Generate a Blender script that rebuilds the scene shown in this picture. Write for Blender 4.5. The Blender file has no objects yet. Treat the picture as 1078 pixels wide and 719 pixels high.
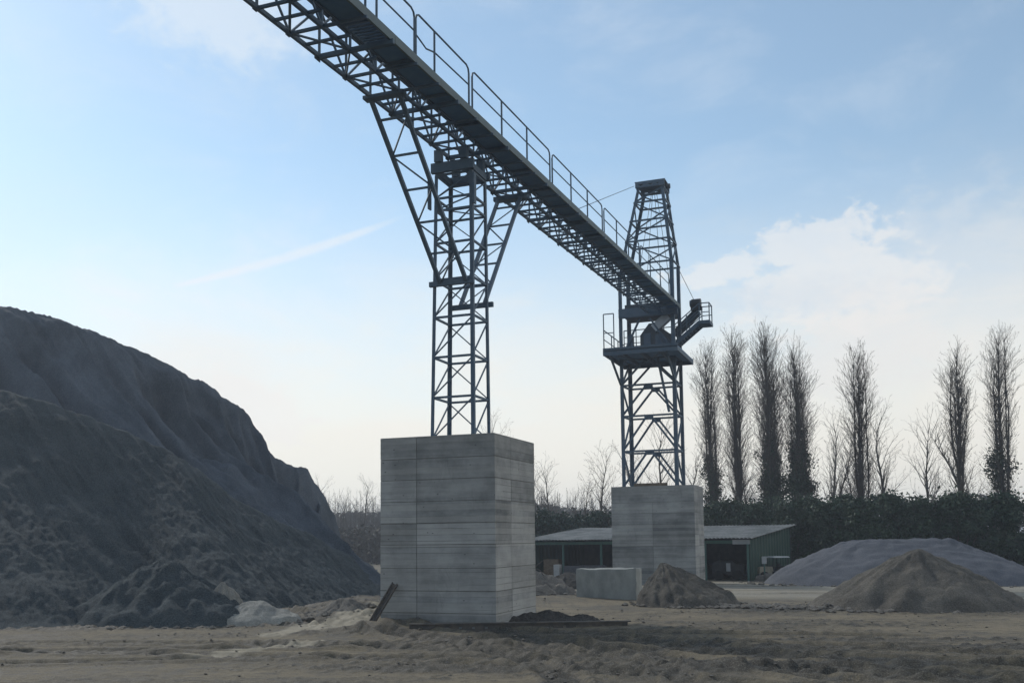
import bpy, math, random
import numpy as np
from mathutils import Vector, Matrix, noise
random.seed(7)
R = math.radians
scene = bpy.context.scene
COL = scene.collection
V = Vector

# ------------------------------------------------------------------ camera
FPX, EYE, PITCH, YAW, ROLL, CX, CY = 1020., 2.3, R(4.9), R(20.2), R(.68), 546., 479.
F = V((-math.sin(YAW)*math.cos(PITCH), math.cos(YAW)*math.cos(PITCH), math.sin(PITCH)))
R0 = F.cross(V((0, 0, 1))).normalized(); U0 = R0.cross(F)
CR = R0*math.cos(ROLL) - U0*math.sin(ROLL); CU = U0*math.cos(ROLL) + R0*math.sin(ROLL)
cam = bpy.data.cameras.new('camera'); camo = bpy.data.objects.new('camera', cam); COL.objects.link(camo)
m = Matrix((CR, CU, -F)).transposed().to_4x4(); m.translation = V((0, 0, EYE)); camo.matrix_world = m
cam.sensor_width = 36; cam.lens = 36*FPX/1078; cam.clip_start = .1; cam.clip_end = 20000
cam.shift_x = -7/1078; cam.shift_y = 119.5/1078
scene.camera = camo
EYEP = V((0, 0, EYE))
def ray(x, y): return F + CR*((x-CX)/FPX) - CU*((y-CY)/FPX)
def atY(x, y, Y): r = ray(x, y); return EYEP + r*(Y/r.y)
def atZ(x, y, z=0.): r = ray(x, y); return EYEP + r*((z-EYE)/r.z)

# ------------------------------------------------------------------ helpers
def fbm(x, y, z=0., o=4): return noise.fractal(V((x, y, z)), 1.0, 2.0, o)
def sstep(a, b, x):
    t = min(1, max(0, (x-a)/(b-a))); return t*t*(3-2*t)

class MB:
    """collects geometry in world coordinates, then links it as one mesh object"""
    def __init__(s): s.v = []; s.f = []; s.tone = None
    def add(s, vs, fs):
        o = len(s.v); s.v += [tuple(p) for p in vs]; s.f += [tuple(i+o for i in f) for f in fs]; return s
    def box(s, a, b):
        x0, y0, z0 = a; x1, y1, z1 = b
        return s.add([(x0,y0,z0),(x1,y0,z0),(x1,y1,z0),(x0,y1,z0),(x0,y0,z1),(x1,y0,z1),(x1,y1,z1),(x0,y1,z1)],
                     [(0,3,2,1),(4,5,6,7),(0,1,5,4),(1,2,6,5),(2,3,7,6),(3,0,4,7)])
    def beam(s, p, q, w, h=None, up=(0, 0, 1)):
        p, q = V(p), V(q); h = h or w; d = (q-p).normalized(); up = V(up)
        if abs(d.dot(up)) > .98: up = V((0, 1, 0))
        a = d.cross(up).normalized()*(w/2); b = a.cross(d).normalized()*(h/2)
        vs = [e + sa*a + sb*b for e in (p, q) for sa, sb in ((-1,-1),(1,-1),(1,1),(-1,1))]
        return s.add(vs, [(0,1,2,3),(7,6,5,4),(0,4,5,1),(1,5,6,2),(2,6,7,3),(3,7,4,0)])
    def angle(s, p, q, w, t, ax, ay):
        """L section: flanges of width w, thickness t, along directions ax and ay"""
        p, q = V(p), V(q); ax, ay = V(ax), V(ay)
        pr = [V((0,0,0)), ax*w, ax*w+ay*t, ax*t+ay*t, ax*t+ay*w, ay*w]
        vs = [p+c for c in pr]+[q+c for c in pr]
        fs = [(0,1,2,3,4,5),(11,10,9,8,7,6)]+[(i,(i+1)%6,6+(i+1)%6,6+i) for i in range(6)]
        return s.add(vs, fs)
    def tube(s, p, q, r0, r1=None, n=8, cap=True):
        p, q = V(p), V(q); r1 = r0 if r1 is None else r1; d = (q-p).normalized()
        a = d.cross(V((0,0,1)) if abs(d.z) < .9 else V((1,0,0))).normalized(); b = d.cross(a)
        vs = [p+(a*math.cos(t)+b*math.sin(t))*r0 for t in [2*math.pi*i/n for i in range(n)]]
        vs += [q+(a*math.cos(t)+b*math.sin(t))*r1 for t in [2*math.pi*i/n for i in range(n)]]
        fs = [(i,(i+1)%n,n+(i+1)%n,n+i) for i in range(n)]
        if cap: fs += [tuple(range(n-1,-1,-1)), tuple(range(n,2*n))]
        return s.add(vs, fs)
    def path(s, pts, r, n=6):
        for a, b in zip(pts, pts[1:]): s.tube(a, b, r, r, n)
        return s
    def build(s, name, mat, parent=None, smooth=False):
        me = bpy.data.meshes.new(name)
        o = V(parent['_o']) if parent else V((0,0,0))
        if parent: me.from_pydata([(x-o.x, y-o.y, z-o.z) for x, y, z in s.v], [], s.f)
        else: me.from_pydata(s.v, [], s.f)
        me.materials.append(mat); me.update()
        if smooth: me.shade_smooth()
        ob = bpy.data.objects.new(name, me); COL.objects.link(ob)
        if s.tone:
            at = me.attributes.new('tone', 'FLOAT', 'FACE'); at.data.foreach_set('value', s.tone)
        if parent:
            ob.parent = parent; ob['_o'] = (0,0,0) if False else tuple(o)
        return ob
def sub(parent_mesh):        # allow a mesh part to carry sub-parts
    return parent_mesh
def tag(o, label=None, cat=None, group=None, kind=None):
    for k, v in (('label', label), ('category', cat), ('group', group), ('kind', kind)):
        if v: o[k] = v
    return o
def thing(name, loc, label, cat, group=None):
    o = bpy.data.objects.new(name, None); COL.objects.link(o); o.location = loc; o.empty_display_size = .2
    o['_o'] = tuple(loc); return tag(o, label, cat, group)
def single(mb, name, mat, label, cat, group=None, kind=None, smooth=False):
    """a thing that is one mesh, origin moved to its base"""
    xs = np.array(mb.v); c = V(((xs[:,0].min()+xs[:,0].max())/2, (xs[:,1].min()+xs[:,1].max())/2, xs[:,2].min()))
    fake = {'_o': tuple(c)}
    me = bpy.data.meshes.new(name); me.from_pydata((xs-np.array(c)).tolist(), [], mb.f); me.materials.append(mat); me.update()
    if smooth: me.shade_smooth()
    ob = bpy.data.objects.new(name, me); COL.objects.link(ob); ob.location = c
    return tag(ob, label, cat, group, kind)

# ------------------------------------------------------------------ materials
class NT:
    def __init__(s, mat):
        s.t = mat.node_tree; s.n = s.t.nodes; s.l = s.t.links
    def node(s, typ, **kw):
        n = s.n.new(typ)
        for k, v in kw.items():
            if k == 'ins':
                for i, x in v.items():
                    if hasattr(x, 'is_output'): s.l.new(x, n.inputs[i])
                    else: n.inputs[i].default_value = x
            else: setattr(n, k, v)
        return n
    def math(s, op, a, b=0., c=0., clamp=False):
        return s.node('ShaderNodeMath', operation=op, use_clamp=clamp, ins={0: a, 1: b, 2: c}).outputs[0]
    def mix(s, fac, a, b, bt='MIX'):
        n = s.node('ShaderNodeMix', data_type='RGBA', blend_type=bt)
        for i, x in ((0, fac), (6, a), (7, b)):
            if hasattr(x, 'is_output'): s.l.new(x, n.inputs[i])
            else: n.inputs[i].default_value = x if i == 0 else (*x, 1)
        return n.outputs[2]
    def ramp(s, x, a, b):
        return s.node('ShaderNodeMapRange', interpolation_type='SMOOTHSTEP', ins={0: x, 1: a, 2: b}).outputs[0]
    def noise(s, scale, det=4, rough=.55, vec=None, dist=0., out=0):
        n = s.node('ShaderNodeTexNoise', ins={'Scale': scale, 'Detail': det, 'Roughness': rough, 'Distortion': dist})
        if vec is not None: s.l.new(vec, n.inputs['Vector'])
        return n.outputs[out]
    def mapping(s, vec, scale=(1,1,1), rot=(0,0,0), loc=(0,0,0)):
        return s.node('ShaderNodeMapping', ins={0: vec, 1: loc, 2: rot, 3: scale}).outputs[0]
def newmat(name):
    mt = bpy.data.materials.new(name); mt.use_nodes = True; nt = NT(mt)
    b = nt.n['Principled BSDF']; b.inputs['Specular IOR Level'].default_value = .3
    return mt, nt, b
def simple(name, c0, c1, scale=3., rough=.7, bump=0., bscale=20., metal=0., spec=.3, stretch=(1,1,1)):
    mt, nt, b = newmat(name)
    co = nt.mapping(nt.node('ShaderNodeTexCoord').outputs['Object'], stretch)
    f = nt.ramp(nt.noise(scale, 6, .65, co), .3, .7)
    nt.l.new(nt.mix(f, c0, c1), b.inputs['Base Color'])
    b.inputs['Roughness'].default_value = rough; b.inputs['Metallic'].default_value = metal
    b.inputs['Specular IOR Level'].default_value = spec
    if bump:
        bn = nt.node('ShaderNodeBump', ins={'Strength': bump, 'Distance': .02, 'Height': nt.noise(bscale, 5, .6, co)})
        nt.l.new(bn.outputs[0], b.inputs['Normal'])
    return mt
M = {}
def steelmat(name, c0, c1):
    mt, nt, b = newmat(name)
    co = nt.node('ShaderNodeTexCoord').outputs['Object']
    c = nt.mix(nt.ramp(nt.noise(2.2, 6, .65, co), .3, .7), c0, c1)
    r = nt.ramp(nt.noise(6., 8, .7, co, .4), .60, .74)
    c = nt.mix(nt.math('MULTIPLY', r, .7), c, (.10,.055,.035))
    nt.l.new(c, b.inputs['Base Color']); b.inputs['Roughness'].default_value = .6
    return mt
M['steel'] = steelmat('painted_steel', (.044,.084,.127), (.07,.112,.158))
M['steel_dark'] = simple('dark_steel', (.03,.05,.07), (.045,.06,.075), 2., .6)
M['plate'] = steelmat('deck_plate', (.05,.13,.24), (.08,.165,.27))
M['toe'] = simple('toe_plate', (.075,.11,.125), (.10,.14,.15), 1.5, .6)
M['rust'] = simple('weathered_beam', (.06,.06,.06), (.13,.115,.10), 4., .75, .4, 25)
M['belt'] = simple('rubber_belt', (.02,.021,.022), (.035,.035,.035), 2., .8)
M['zinc'] = simple('zinc_sheet', (.32,.36,.40), (.42,.46,.5), 2., .45, metal=.3)
M['roof'] = simple('fibre_cement_roof', (.11,.12,.12), (.24,.245,.235), .8, .85, .3, 12)
M['green'] = simple('green_cladding', (.014,.042,.033), (.024,.058,.045), .7, .6)
M['greenpost'] = simple('green_post', (.05,.12,.11), (.07,.15,.13), 2., .6)
M['dark'] = simple('dark_machine', (.02,.024,.03), (.045,.05,.055), 3., .6)
M['tyre'] = simple('tyre_rubber', (.015,.015,.016), (.03,.03,.03), 6., .85)
M['yellow'] = simple('faded_paint', (.18,.17,.13), (.28,.26,.20), 3., .6)
M['pale'] = simple('pale_block', (.32,.34,.35), (.45,.46,.46), 3., .8)
M['crate'] = simple('brown_wood', (.10,.075,.05), (.17,.13,.09), 6., .85)
M['bark'] = simple('bark', (.045,.04,.034), (.09,.08,.068), 8., .9)
M['twig'] = simple('twig', (.05,.043,.037), (.085,.072,.06), 3., .9)
M['twig_far'] = simple('far_twig', (.06,.058,.055), (.10,.092,.085), 3., .9)
def leafmat(name, a, b_):
    mt, nt, b = newmat(name)
    g = nt.node('ShaderNodeObjectInfo'); geo = nt.node('ShaderNodeNewGeometry')
    nt.l.new(nt.mix(geo.outputs['Random Per Island'], a, b_), b.inputs['Base Color'])
    b.inputs['Roughness'].default_value = .7
    return mt
M['ivy'] = leafmat('ivy_leaf', (.012,.026,.014), (.035,.06,.03))
M['hedge'] = leafmat('hedge_leaf', (.012,.03,.016), (.035,.066,.036))
M['conifer'] = leafmat('conifer_leaf', (.010,.03,.022), (.025,.055,.036))
M['scrub'] = leafmat('winter_scrub', (.05,.05,.045), (.10,.09,.075))

def gravel(name, c0, c1, streak=(1,1,1), sc=.35, bump=.6, lump=9.):
    mt, nt, b = newmat(name)
    co = nt.node('ShaderNodeTexCoord').outputs['Object']
    f = nt.ramp(nt.noise(sc, 8, .7, nt.mapping(co, streak)), .3, .72)
    g = nt.noise(26, 3, .7, co)
    c = nt.mix(f, c0, c1)
    c = nt.mix(nt.ramp(g, .25, .8), nt.mix(.38, c, (.01,.01,.01)), nt.mix(.12, c, (.5,.5,.48)))
    nt.l.new(c, b.inputs['Base Color']); b.inputs['Roughness'].default_value = .95
    b.inputs['Specular IOR Level'].default_value = .15
    h = nt.math('ADD', nt.math('MULTIPLY', nt.noise(lump, 6, .7, nt.mapping(co, streak)), .6), nt.math('MULTIPLY', nt.noise(45, 2, .6, co), .25))
    nt.l.new(nt.node('ShaderNodeBump', ins={'Strength': bump, 'Distance': .12, 'Height': h}).outputs[0], b.inputs['Normal'])
    return mt
M['gravel_big'] = gravel('dark_gravel', (.035,.055,.08), (.105,.135,.175), (1,1,.75), .3, 1., 5.)
M['gravel_front'] = gravel('dark_soil_gravel', (.016,.034,.046), (.048,.068,.080), (1,1,1.6), .4, .9, 9.)
M['gravel_blue'] = gravel('blue_grey_grit', (.06,.07,.09), (.115,.125,.15), (1,1,1), .5, .4, 14.)
M['gravel_brown'] = gravel('brown_gravel', (.075,.068,.058), (.16,.145,.12), (1,1,1), .7, .8, 8.)
M['heap_dark'] = gravel('dark_brown_gravel', (.05,.046,.04), (.13,.12,.10), (1,1,1), .9, 1., 7.)
M['earth'] = gravel('dark_earth', (.045,.045,.042), (.10,.095,.083), (1,1,1), 1.2, 1., 7.)
M['soil'] = gravel('black_soil', (.025,.024,.023), (.06,.055,.05), (1,1,1), 1.2, 1., 7.)
M['sand_pale'] = gravel('pale_sand', (.20,.20,.185), (.34,.335,.30), (1,1,1), .9, .5, 8.)
M['rubble'] = gravel('earth_rubble', (.13,.12,.105), (.26,.24,.21), (1,1,1), 1.4, 1., 6.)

def concrete(name, dark, light):
    mt, nt, b = newmat(name)
    co = nt.node('ShaderNodeTexCoord').outputs['Object']
    tone = nt.node('ShaderNodeAttribute', attribute_name='tone').outputs['Fac']
    st = nt.noise(1., 7, .7, nt.mapping(co, (.55,.55,7.)))          # board grain streaks
    bl = nt.noise(.9, 6, .65, co)
    f = nt.math('ADD', nt.math('MULTIPLY', nt.ramp(st, .3, .7), .30), nt.math('MULTIPLY', nt.ramp(bl, .3, .7), .55))
    f = nt.math('ADD', f, nt.math('MULTIPLY', tone, .8), clamp=True)
    c = nt.mix(f, dark, light)
    sz = nt.node('ShaderNodeSeparateXYZ', ins={0: co}).outputs[2]
    ph = nt.math('FRACT', nt.math('MULTIPLY', nt.math('ADD', sz, nt.math('MULTIPLY', nt.noise(.35, 2, .5, co), .03)), 6.2))
    ln_ = nt.math('MULTIPLY', nt.math('LESS_THAN', ph, .10), nt.ramp(nt.noise(.8, 4, .6, nt.mapping(co, (.5,.5,3.))), .42, .62))
    ln_ = nt.math('MULTIPLY', ln_, .6)
    bd = nt.node('ShaderNodeTexWhiteNoise', noise_dimensions='1D', ins={'W': nt.math('FLOOR', nt.math('MULTIPLY', sz, 6.2))}).outputs[0]
    c = nt.mix(nt.math('MULTIPLY', bd, .36), c, (.40,.395,.365))
    c = nt.mix(ln_, c, (.10,.10,.095))
    vo = nt.node('ShaderNodeTexVoronoi', feature='F1', ins={'Vector': nt.mapping(co, (1,1,1.8)), 'Scale': 3.2})
    pit = nt.math('MULTIPLY', nt.math('LESS_THAN', vo.outputs['Distance'], .085), nt.math('GREATER_THAN', nt.noise(1.3, 2, .5, co), .5))
    c = nt.mix(nt.math('MULTIPLY', pit, .7), c, (.05,.055,.06))
    stain = nt.ramp(nt.noise(1.6, 8, .75, nt.mapping(co, (1.5,1.5,.5)), .6), .56, .72)
    c = nt.mix(nt.math('MULTIPLY', stain, .35), c, (.09,.095,.10))
    nt.l.new(c, b.inputs['Base Color']); b.inputs['Roughness'].default_value = .88
    h = nt.math('SUBTRACT', nt.math('ADD', st, nt.math('MULTIPLY', nt.noise(30, 4, .6, co), .3)), nt.math('ADD', nt.math('MULTIPLY', pit, .8), ln_))
    nt.l.new(nt.node('ShaderNodeBump', ins={'Strength': .35, 'Distance': .02, 'Height': h}).outputs[0], b.inputs['Normal'])
    return mt
M['concrete'] = concrete('board_marked_concrete', (.11,.118,.12), (.36,.368,.36))
M['joint'] = simple('joint_dirt', (.10,.10,.095), (.17,.17,.16), 5., .9)
M['block'] = simple('cast_concrete_block', (.19,.20,.19), (.30,.31,.29), 1.8, .9, .5, 14, stretch=(1,1,.6))

# ------------------------------------------------------------------ ground
DR = V((math.cos(YAW), math.sin(YAW)))      # direction of the vehicle tracks across the yard
mounds = [(-13.4, 24.8, 2.2, .36), (-15.2, 27.5, 2.6, .5), (-12.6, 21.9, 1.5, .12), (-11.8, 36.8, 2.5, .15), (-4.5, 25.5, 3.5, .10)]
def gbase(x, y):
    z = -.009*max(0, min(y, 70)-24)
    for mx, my, r, h in mounds:
        d2 = ((x-mx)**2+(y-my)**2)/(r*r)
        if d2 < 9: z += h*math.exp(-d2*1.3)
    return z
ARCS = [(2., 44., 25.5, -2.3, -1.0), (-14., 2., 20.5, .55, 1.6), (-6., 48., 26.2, -2.2, -1.25), (-20., 6., 18.6, .2, 1.35), (4., 60., 40.5, -2.2, -1.5), (-4., -8., 26.5, 1.0, 2.3), (-10., -16., 33.6, 1.05, 1.9)]
def ruts(x, y):
    z = 0.; m = 0.
    for cx, cy, r, a0, a1 in ARCS:
        dx, dy = x-cx, y-cy; d = math.hypot(dx, dy)-r
        if abs(d) > 1.8: continue
        a = math.atan2(dy, dx)
        if not a0 < a < a1: continue
        f = sstep(a0, a0+.1, a)*sstep(a1, a1-.1, a)
        for o in (-.95, .95):
            q = abs(d-o+.12*math.sin(a*9+cx))
            if q < .55:
                k = sstep(.36, .22, q); rim = math.exp(-((q-.42)/.09)**2)
                lug = .5+.5*math.sin((a*r)*14+q*9)
                z += f*(-.07*k+.05*rim+.04*k*lug); m = max(m, f*(.8*k+.5*rim))
    return z, m
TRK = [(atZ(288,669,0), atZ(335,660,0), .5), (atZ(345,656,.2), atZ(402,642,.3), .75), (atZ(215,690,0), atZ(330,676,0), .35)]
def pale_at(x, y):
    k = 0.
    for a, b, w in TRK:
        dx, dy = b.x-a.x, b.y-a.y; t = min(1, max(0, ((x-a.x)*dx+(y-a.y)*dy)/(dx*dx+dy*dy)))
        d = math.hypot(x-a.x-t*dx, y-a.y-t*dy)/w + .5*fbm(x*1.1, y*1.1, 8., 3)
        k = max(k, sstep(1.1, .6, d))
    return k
def gz(x, y, mud=False):
    z = gbase(x, y)
    d = math.hypot(x, y)
    if d > 75: return (z, .3) if mud else z
    u = x*DR.x + y*DR.y; w = -x*DR.y + y*DR.x          # along / across the tracks
    wob = 1.1*fbm(u*.06, w*.05, 3.1, 2)
    ww = w + wob
    big = fbm(u*.12, ww*.35, 5.2, 4)
    rut = fbm(u*.10, ww*1.15, 9.7, 4)
    clod = fbm(u*1.6, ww*2.8, 1.3, 4)
    fine = fbm(u*4.5, ww*6., 2.3, 3)
    # patches the machines have churned up
    band = 0.
    for c, hw, a, p in ((15.4,.5,.45,1.),(17.4,.7,.8,2.),(19.6,.9,.9,3.),(21.4,.7,.9,4.),(23.5,.6,.5,5.),(26.5,1.,.6,6.),(31.,1.3,.5,7.)):
        k = .5+.9*noise.noise(V((u*.11+p*7.3, p*3.1, .5)))
        band = max(band, a*max(0, k)*math.exp(-((ww-c)/hw)**2))
    mudv = min(1, max(0, .08+band*.9+big*.7+rut*.45))
    amp = sstep(75, 45, d)
    c2 = noise.noise(V((u*2.9+9, w*3.6, 1.4))); c3 = noise.noise(V((u*5.2, w*6.5, 6.)))
    c4 = noise.noise(V((u*9., w*11., 3.)))
    lump = .022*sstep(.02,.24,c2)*(.6+c3) + .042*sstep(.06,.22,c3) + .02*max(0, c4) + .015*abs(c4)
    rz, rm = ruts(x, y) if d < 60 else (0, 0)
    z += amp*(.03*big + .03*rut*(.4+mudv) + (.02*clod+.02*fine)*(.3+.8*mudv) + lump*(.14+.85*mudv) + rz)
    mudv = min(1, max(mudv*.95+.04, rm*.9)+lump*5.)
    return (z, mudv) if mud else z
def build_ground():
    # fine sheet over the yard, coarse far out; one mesh
    def axis(lo, hi, fine, outer):
        a = list(np.arange(lo, hi, fine)); s = fine
        while a[-1] < outer: s *= 1.25; a.append(a[-1]+s)
        s = fine
        while a[0] > -outer: s *= 1.25; a.insert(0, a[0]-s)
        return a
    us = axis(-21, 21, .06, 3000); ws = axis(12.5, 31, .06, 3000)
    co = []; mud = []; pale = []
    for w in ws:
        for u in us:
            x = u*DR.x - w*DR.y; y = u*DR.y + w*DR.x
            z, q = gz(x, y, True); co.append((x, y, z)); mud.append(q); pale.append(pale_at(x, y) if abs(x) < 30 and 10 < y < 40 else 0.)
    n = len(us); fs = [(j*n+i, j*n+i+1, (j+1)*n+i+1, (j+1)*n+i) for j in range(len(ws)-1) for i in range(n-1)]
    me = bpy.data.meshes.new('ground'); me.from_pydata(co, [], fs); me.update(); me.shade_smooth()
    at = me.attributes.new('mud', 'FLOAT', 'POINT'); at.data.foreach_set('value', mud)
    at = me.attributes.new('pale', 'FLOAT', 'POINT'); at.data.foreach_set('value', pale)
    mt, nt, b = newmat('yard_earth')
    pos = nt.node('ShaderNodeTexCoord').outputs['Object']
    md = nt.node('ShaderNodeAttribute', attribute_name='mud').outputs['Fac']
    rot = nt.mapping(pos, (1,1,1), (0,0,-YAW))
    st = nt.mapping(rot, (.22,1,1))
    n1 = nt.noise(1.3, 8, .7, st); n2 = nt.noise(5., 6, .7, nt.mapping(rot, (.5,1,1))); n3 = nt.noise(40, 3, .7, pos)
    f = nt.math('ADD', md, nt.math('MULTIPLY', nt.math('SUBTRACT', n2, .5), 1.1))
    f = nt.ramp(nt.math('ADD', f, nt.math('MULTIPLY', nt.math('SUBTRACT', n1, .5), .9)), .12, .95)
    n4 = nt.noise(3.2, 9, .75, nt.mapping(rot, (.6,1,1)))
    n5 = nt.noise(.35, 5, .6, rot)
    f = nt.math('MAXIMUM', f, nt.math('MULTIPLY', nt.ramp(nt.math('ADD', n4, nt.math('MULTIPLY', nt.math('SUBTRACT', n5, .5), .5)), .48, .60), .85))
    c = nt.mix(f, (.175,.147,.10), (.032,.030,.025))
    c = nt.mix(nt.math('MULTIPLY', nt.ramp(n5, .35, .65), .45), c, (.095,.083,.062))
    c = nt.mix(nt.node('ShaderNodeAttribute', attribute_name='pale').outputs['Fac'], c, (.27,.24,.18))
    # paler lane across the ground in front of the shed
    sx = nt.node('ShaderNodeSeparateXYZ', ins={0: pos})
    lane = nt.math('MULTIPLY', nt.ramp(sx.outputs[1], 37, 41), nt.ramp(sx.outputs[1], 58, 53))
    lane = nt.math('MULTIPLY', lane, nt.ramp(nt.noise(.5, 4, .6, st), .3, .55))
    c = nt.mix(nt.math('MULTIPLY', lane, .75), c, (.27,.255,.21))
    c = nt.mix(nt.math('MULTIPLY', nt.ramp(n3, .45, .75), .25), c, (.5,.47,.4))
    nt.l.new(c, b.inputs['Base Color']); b.inputs['Specular IOR Level'].default_value = .25
    nt.l.new(nt.node('ShaderNodeMapRange', ins={0: f, 3: .95, 4: .7}).outputs[0], b.inputs['Roughness'])
    h = nt.math('ADD', nt.math('MULTIPLY', n2, .7), nt.math('MULTIPLY', n3, .3))
    nt.l.new(nt.node('ShaderNodeBump', ins={'Strength': 1., 'Distance': .09, 'Height': h}).outputs[0], b.inputs['Normal'])
    me.materials.append(mt)
    o = bpy.data.objects.new('ground', me); COL.objects.link(o); o['kind'] = 'structure'
build_ground()
# ------------------------------------------------------------------ concrete piers
def pier(x0, x1, y0, y1, zb, zt, rows, fsplit, ssplit, label, seed):
    rnd = random.Random(seed)
    root = thing('concrete_pier', ((x0+x1)/2, (y0+y1)/2, zb), label, 'concrete pier', 'concrete piers carrying the conveyor')
    g = .017; d = .011
    core = MB().box((x0+d, y0+d, zb-.3), (x1-d, y1-d, zt-.004)); core.build('core', M['joint'], root)
    mb = MB(); tones = []
    def cell(face, a0, a1, z0, z1, toff):
        off = rnd.uniform(-.003, .006); e = d+.02
        if face == 'f': mb.box((a0, y0-off, z0), (a1, y0+e, z1))
        if face == 'b': mb.box((a0, y1-e, z0), (a1, y1+off, z1))
        if face == 'r': mb.box((x1-e, a0, z0), (x1+off, a1, z1))
        if face == 'l': mb.box((x0-off, a0, z0), (x0+e, a1, z1))
        tones.extend([toff]*6)
    zs = rows
    for k in range(len(zs)-1):
        z0, z1 = zs[k]+g/2, zs[k+1]-g/2
        for face in 'fbrl':
            lo, hi = (x0+.001, x1-.001) if face in 'fb' else (y0+.025, y1-.025)
            s = fsplit if face in 'fb' else ssplit
            top_solid = s[1] and k == len(zs)-2
            cuts = [lo, hi] if top_solid else [lo, lo+(hi-lo)*s[0], hi]
            for a, b in zip(cuts, cuts[1:]):
                cell(face, a+(g/2 if a != lo else 0), b-(g/2 if b != hi else 0), z0, z1, rnd.uniform(-.45, .55))
    # top slab screed
    mb.box((x0+.03, y0+.03, zt-.05), (x1-.03, y1-.03, zt)); tones.extend([.2]*6)
    mb.tone = tones
    mb.build('formwork_face', M['concrete'], root)
    return root
r1 = [-.3, .5, 1.28, 1.86, 2.45, 3.02, 3.60, 4.18, 4.72, 5.04]
r1 = [-.3, .38, .95, 1.55, 2.16, 2.72, 3.30, 3.88, 4.44, 5.04]
PIER1 = pier(-12.54, -9.22, 23.25, 26.35, 0., 5.04, r1, (.325, False), (.38, False), 'nearer and larger looking concrete pier with beam leaning on its left edge', 3)
r2 = [-.7, .05, .62, 1.22, 1.80, 2.38, 2.97, 3.55, 4.12, 5.0]
PIER2 = pier(-13.42, -8.95, 50.9, 53.75, -.3, 5.0, r2, (.5, True), (.42, False), 'farther concrete pier standing behind the dark gravel heap and in front of the shed', 5)

# ------------------------------------------------------------------ conveyor bridge
ZL = lambda Y: 12.25+.0425*Y        # bottom chord
ZR = lambda Y: 12.46+.0432*Y        # walkway edge
XA, XB, XW0, XW1 = -11.2, -10.42, -10.08, -9.40
Y0C, Y1C = 4.0, 51.15
HT = 1.12
bridge = thing('conveyor_bridge', (XA, Y0C, ZL(Y0C)), 'long steel lattice conveyor gantry sloping across the sky with a handrailed walkway', 'conveyor')
for x, zz in ((XA,0),(XB,0),(XA,HT),(XB,HT)):
    MB().beam((x, Y0C, ZL(Y0C)+zz), (x, Y1C, ZL(Y1C)+zz), .075, .09).build('chord', M['steel'], bridge)
P = 1.16
nodes = [Y0C+P*i for i in range(int((Y1C-Y0C)/P)+1)]
pl = lambda x, y, z: V((x, y, ZL(y)+z))
for i, y in enumerate(nodes):
    big = i % 3 == 0
    MB().beam(pl(XA, y, -.02), pl(XW1+.05, y, -.02+.0), .08 if big else .06, .10 if big else .06).build('cross_beam', M['steel'], bridge)
    for x in (XA, XB):
        MB().beam(pl(x, y, 0), pl(x, y, HT), .045).build('web_post', M['steel'], bridge)
    if i+1 < len(nodes):
        y2 = nodes[i+1]; ym = (y+y2)/2
        MB().beam(pl(XA, ym, 0), pl(XW0, ym, 0), .055).build('lacing_bar', M['steel'], bridge)
        a, b = (XA, XB) if i % 2 else (XB, XA)
        MB().beam(pl(a, y, .0), pl(b, y2, .0), .038).build('bottom_brace', M['steel'], bridge)
        for x in (XA, XB):
            u, v = (0, HT) if i % 2 else (HT, 0)
            MB().beam(pl(x, y, u), pl(x, y2, v), .042).build('web_diagonal', M['steel'], bridge)
    gs = .11 if big else .07
    if i: 
        MB().box((XA-.06, y-gs, ZL(y)-gs*.8), (XA-.041, y+gs, ZL(y)+gs*.8)).build('gusset_plate', M['steel'], bridge)
# belt, return belt, idlers
def ribbon(x0, x1, zo, t, y0, y1, trough=0.):
    mb = MB(); n = 40; prof = [(x0, trough), ((x0*.7+x1*.3), 0), (x0*.3+x1*.7, 0), (x1, trough)] if trough else [(x0, 0), (x1, 0)]
    k = len(prof)
    for i in range(n+1):
        y = y0+(y1-y0)*i/n
        for x, dz in prof: mb.v.append((x, y, ZL(y)+zo+dz))
        for x, dz in prof: mb.v.append((x, y, ZL(y)+zo+dz+t))
    for i in range(n):
        a = i*2*k; b = a+2*k
        for j in range(k-1):
            mb.f += [(a+j, b+j, b+j+1, a+j+1), (a+k+j, a+k+j+1, b+k+j+1, b+k+j)]
        mb.f += [(a, a+k, b+k, b), (a+k-1, b+k-1, b+2*k-1, a+2*k-1)]
    return mb
ribbon(XA+.1, XB-.1, HT+.16, .02, Y0C, Y1C+.6, .1).build('belt', M['belt'], bridge)
ribbon(XA+.12, XB-.12, HT-.12, .015, Y0C, Y1C+.4).build('return_belt', M['belt'], bridge)
for i in range(0, len(nodes)):
    y = nodes[i]+.3
    idl = MB().tube(pl(XA+.05, y, HT+.10), pl(XB-.05, y, HT+.10), .05, n=8)
    idl.beam(pl(XA-.02, y, HT+.045), pl(XB+.02, y, HT+.045), .06, .05)
    idl.build('idler', M['steel_dark'], bridge)
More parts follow.
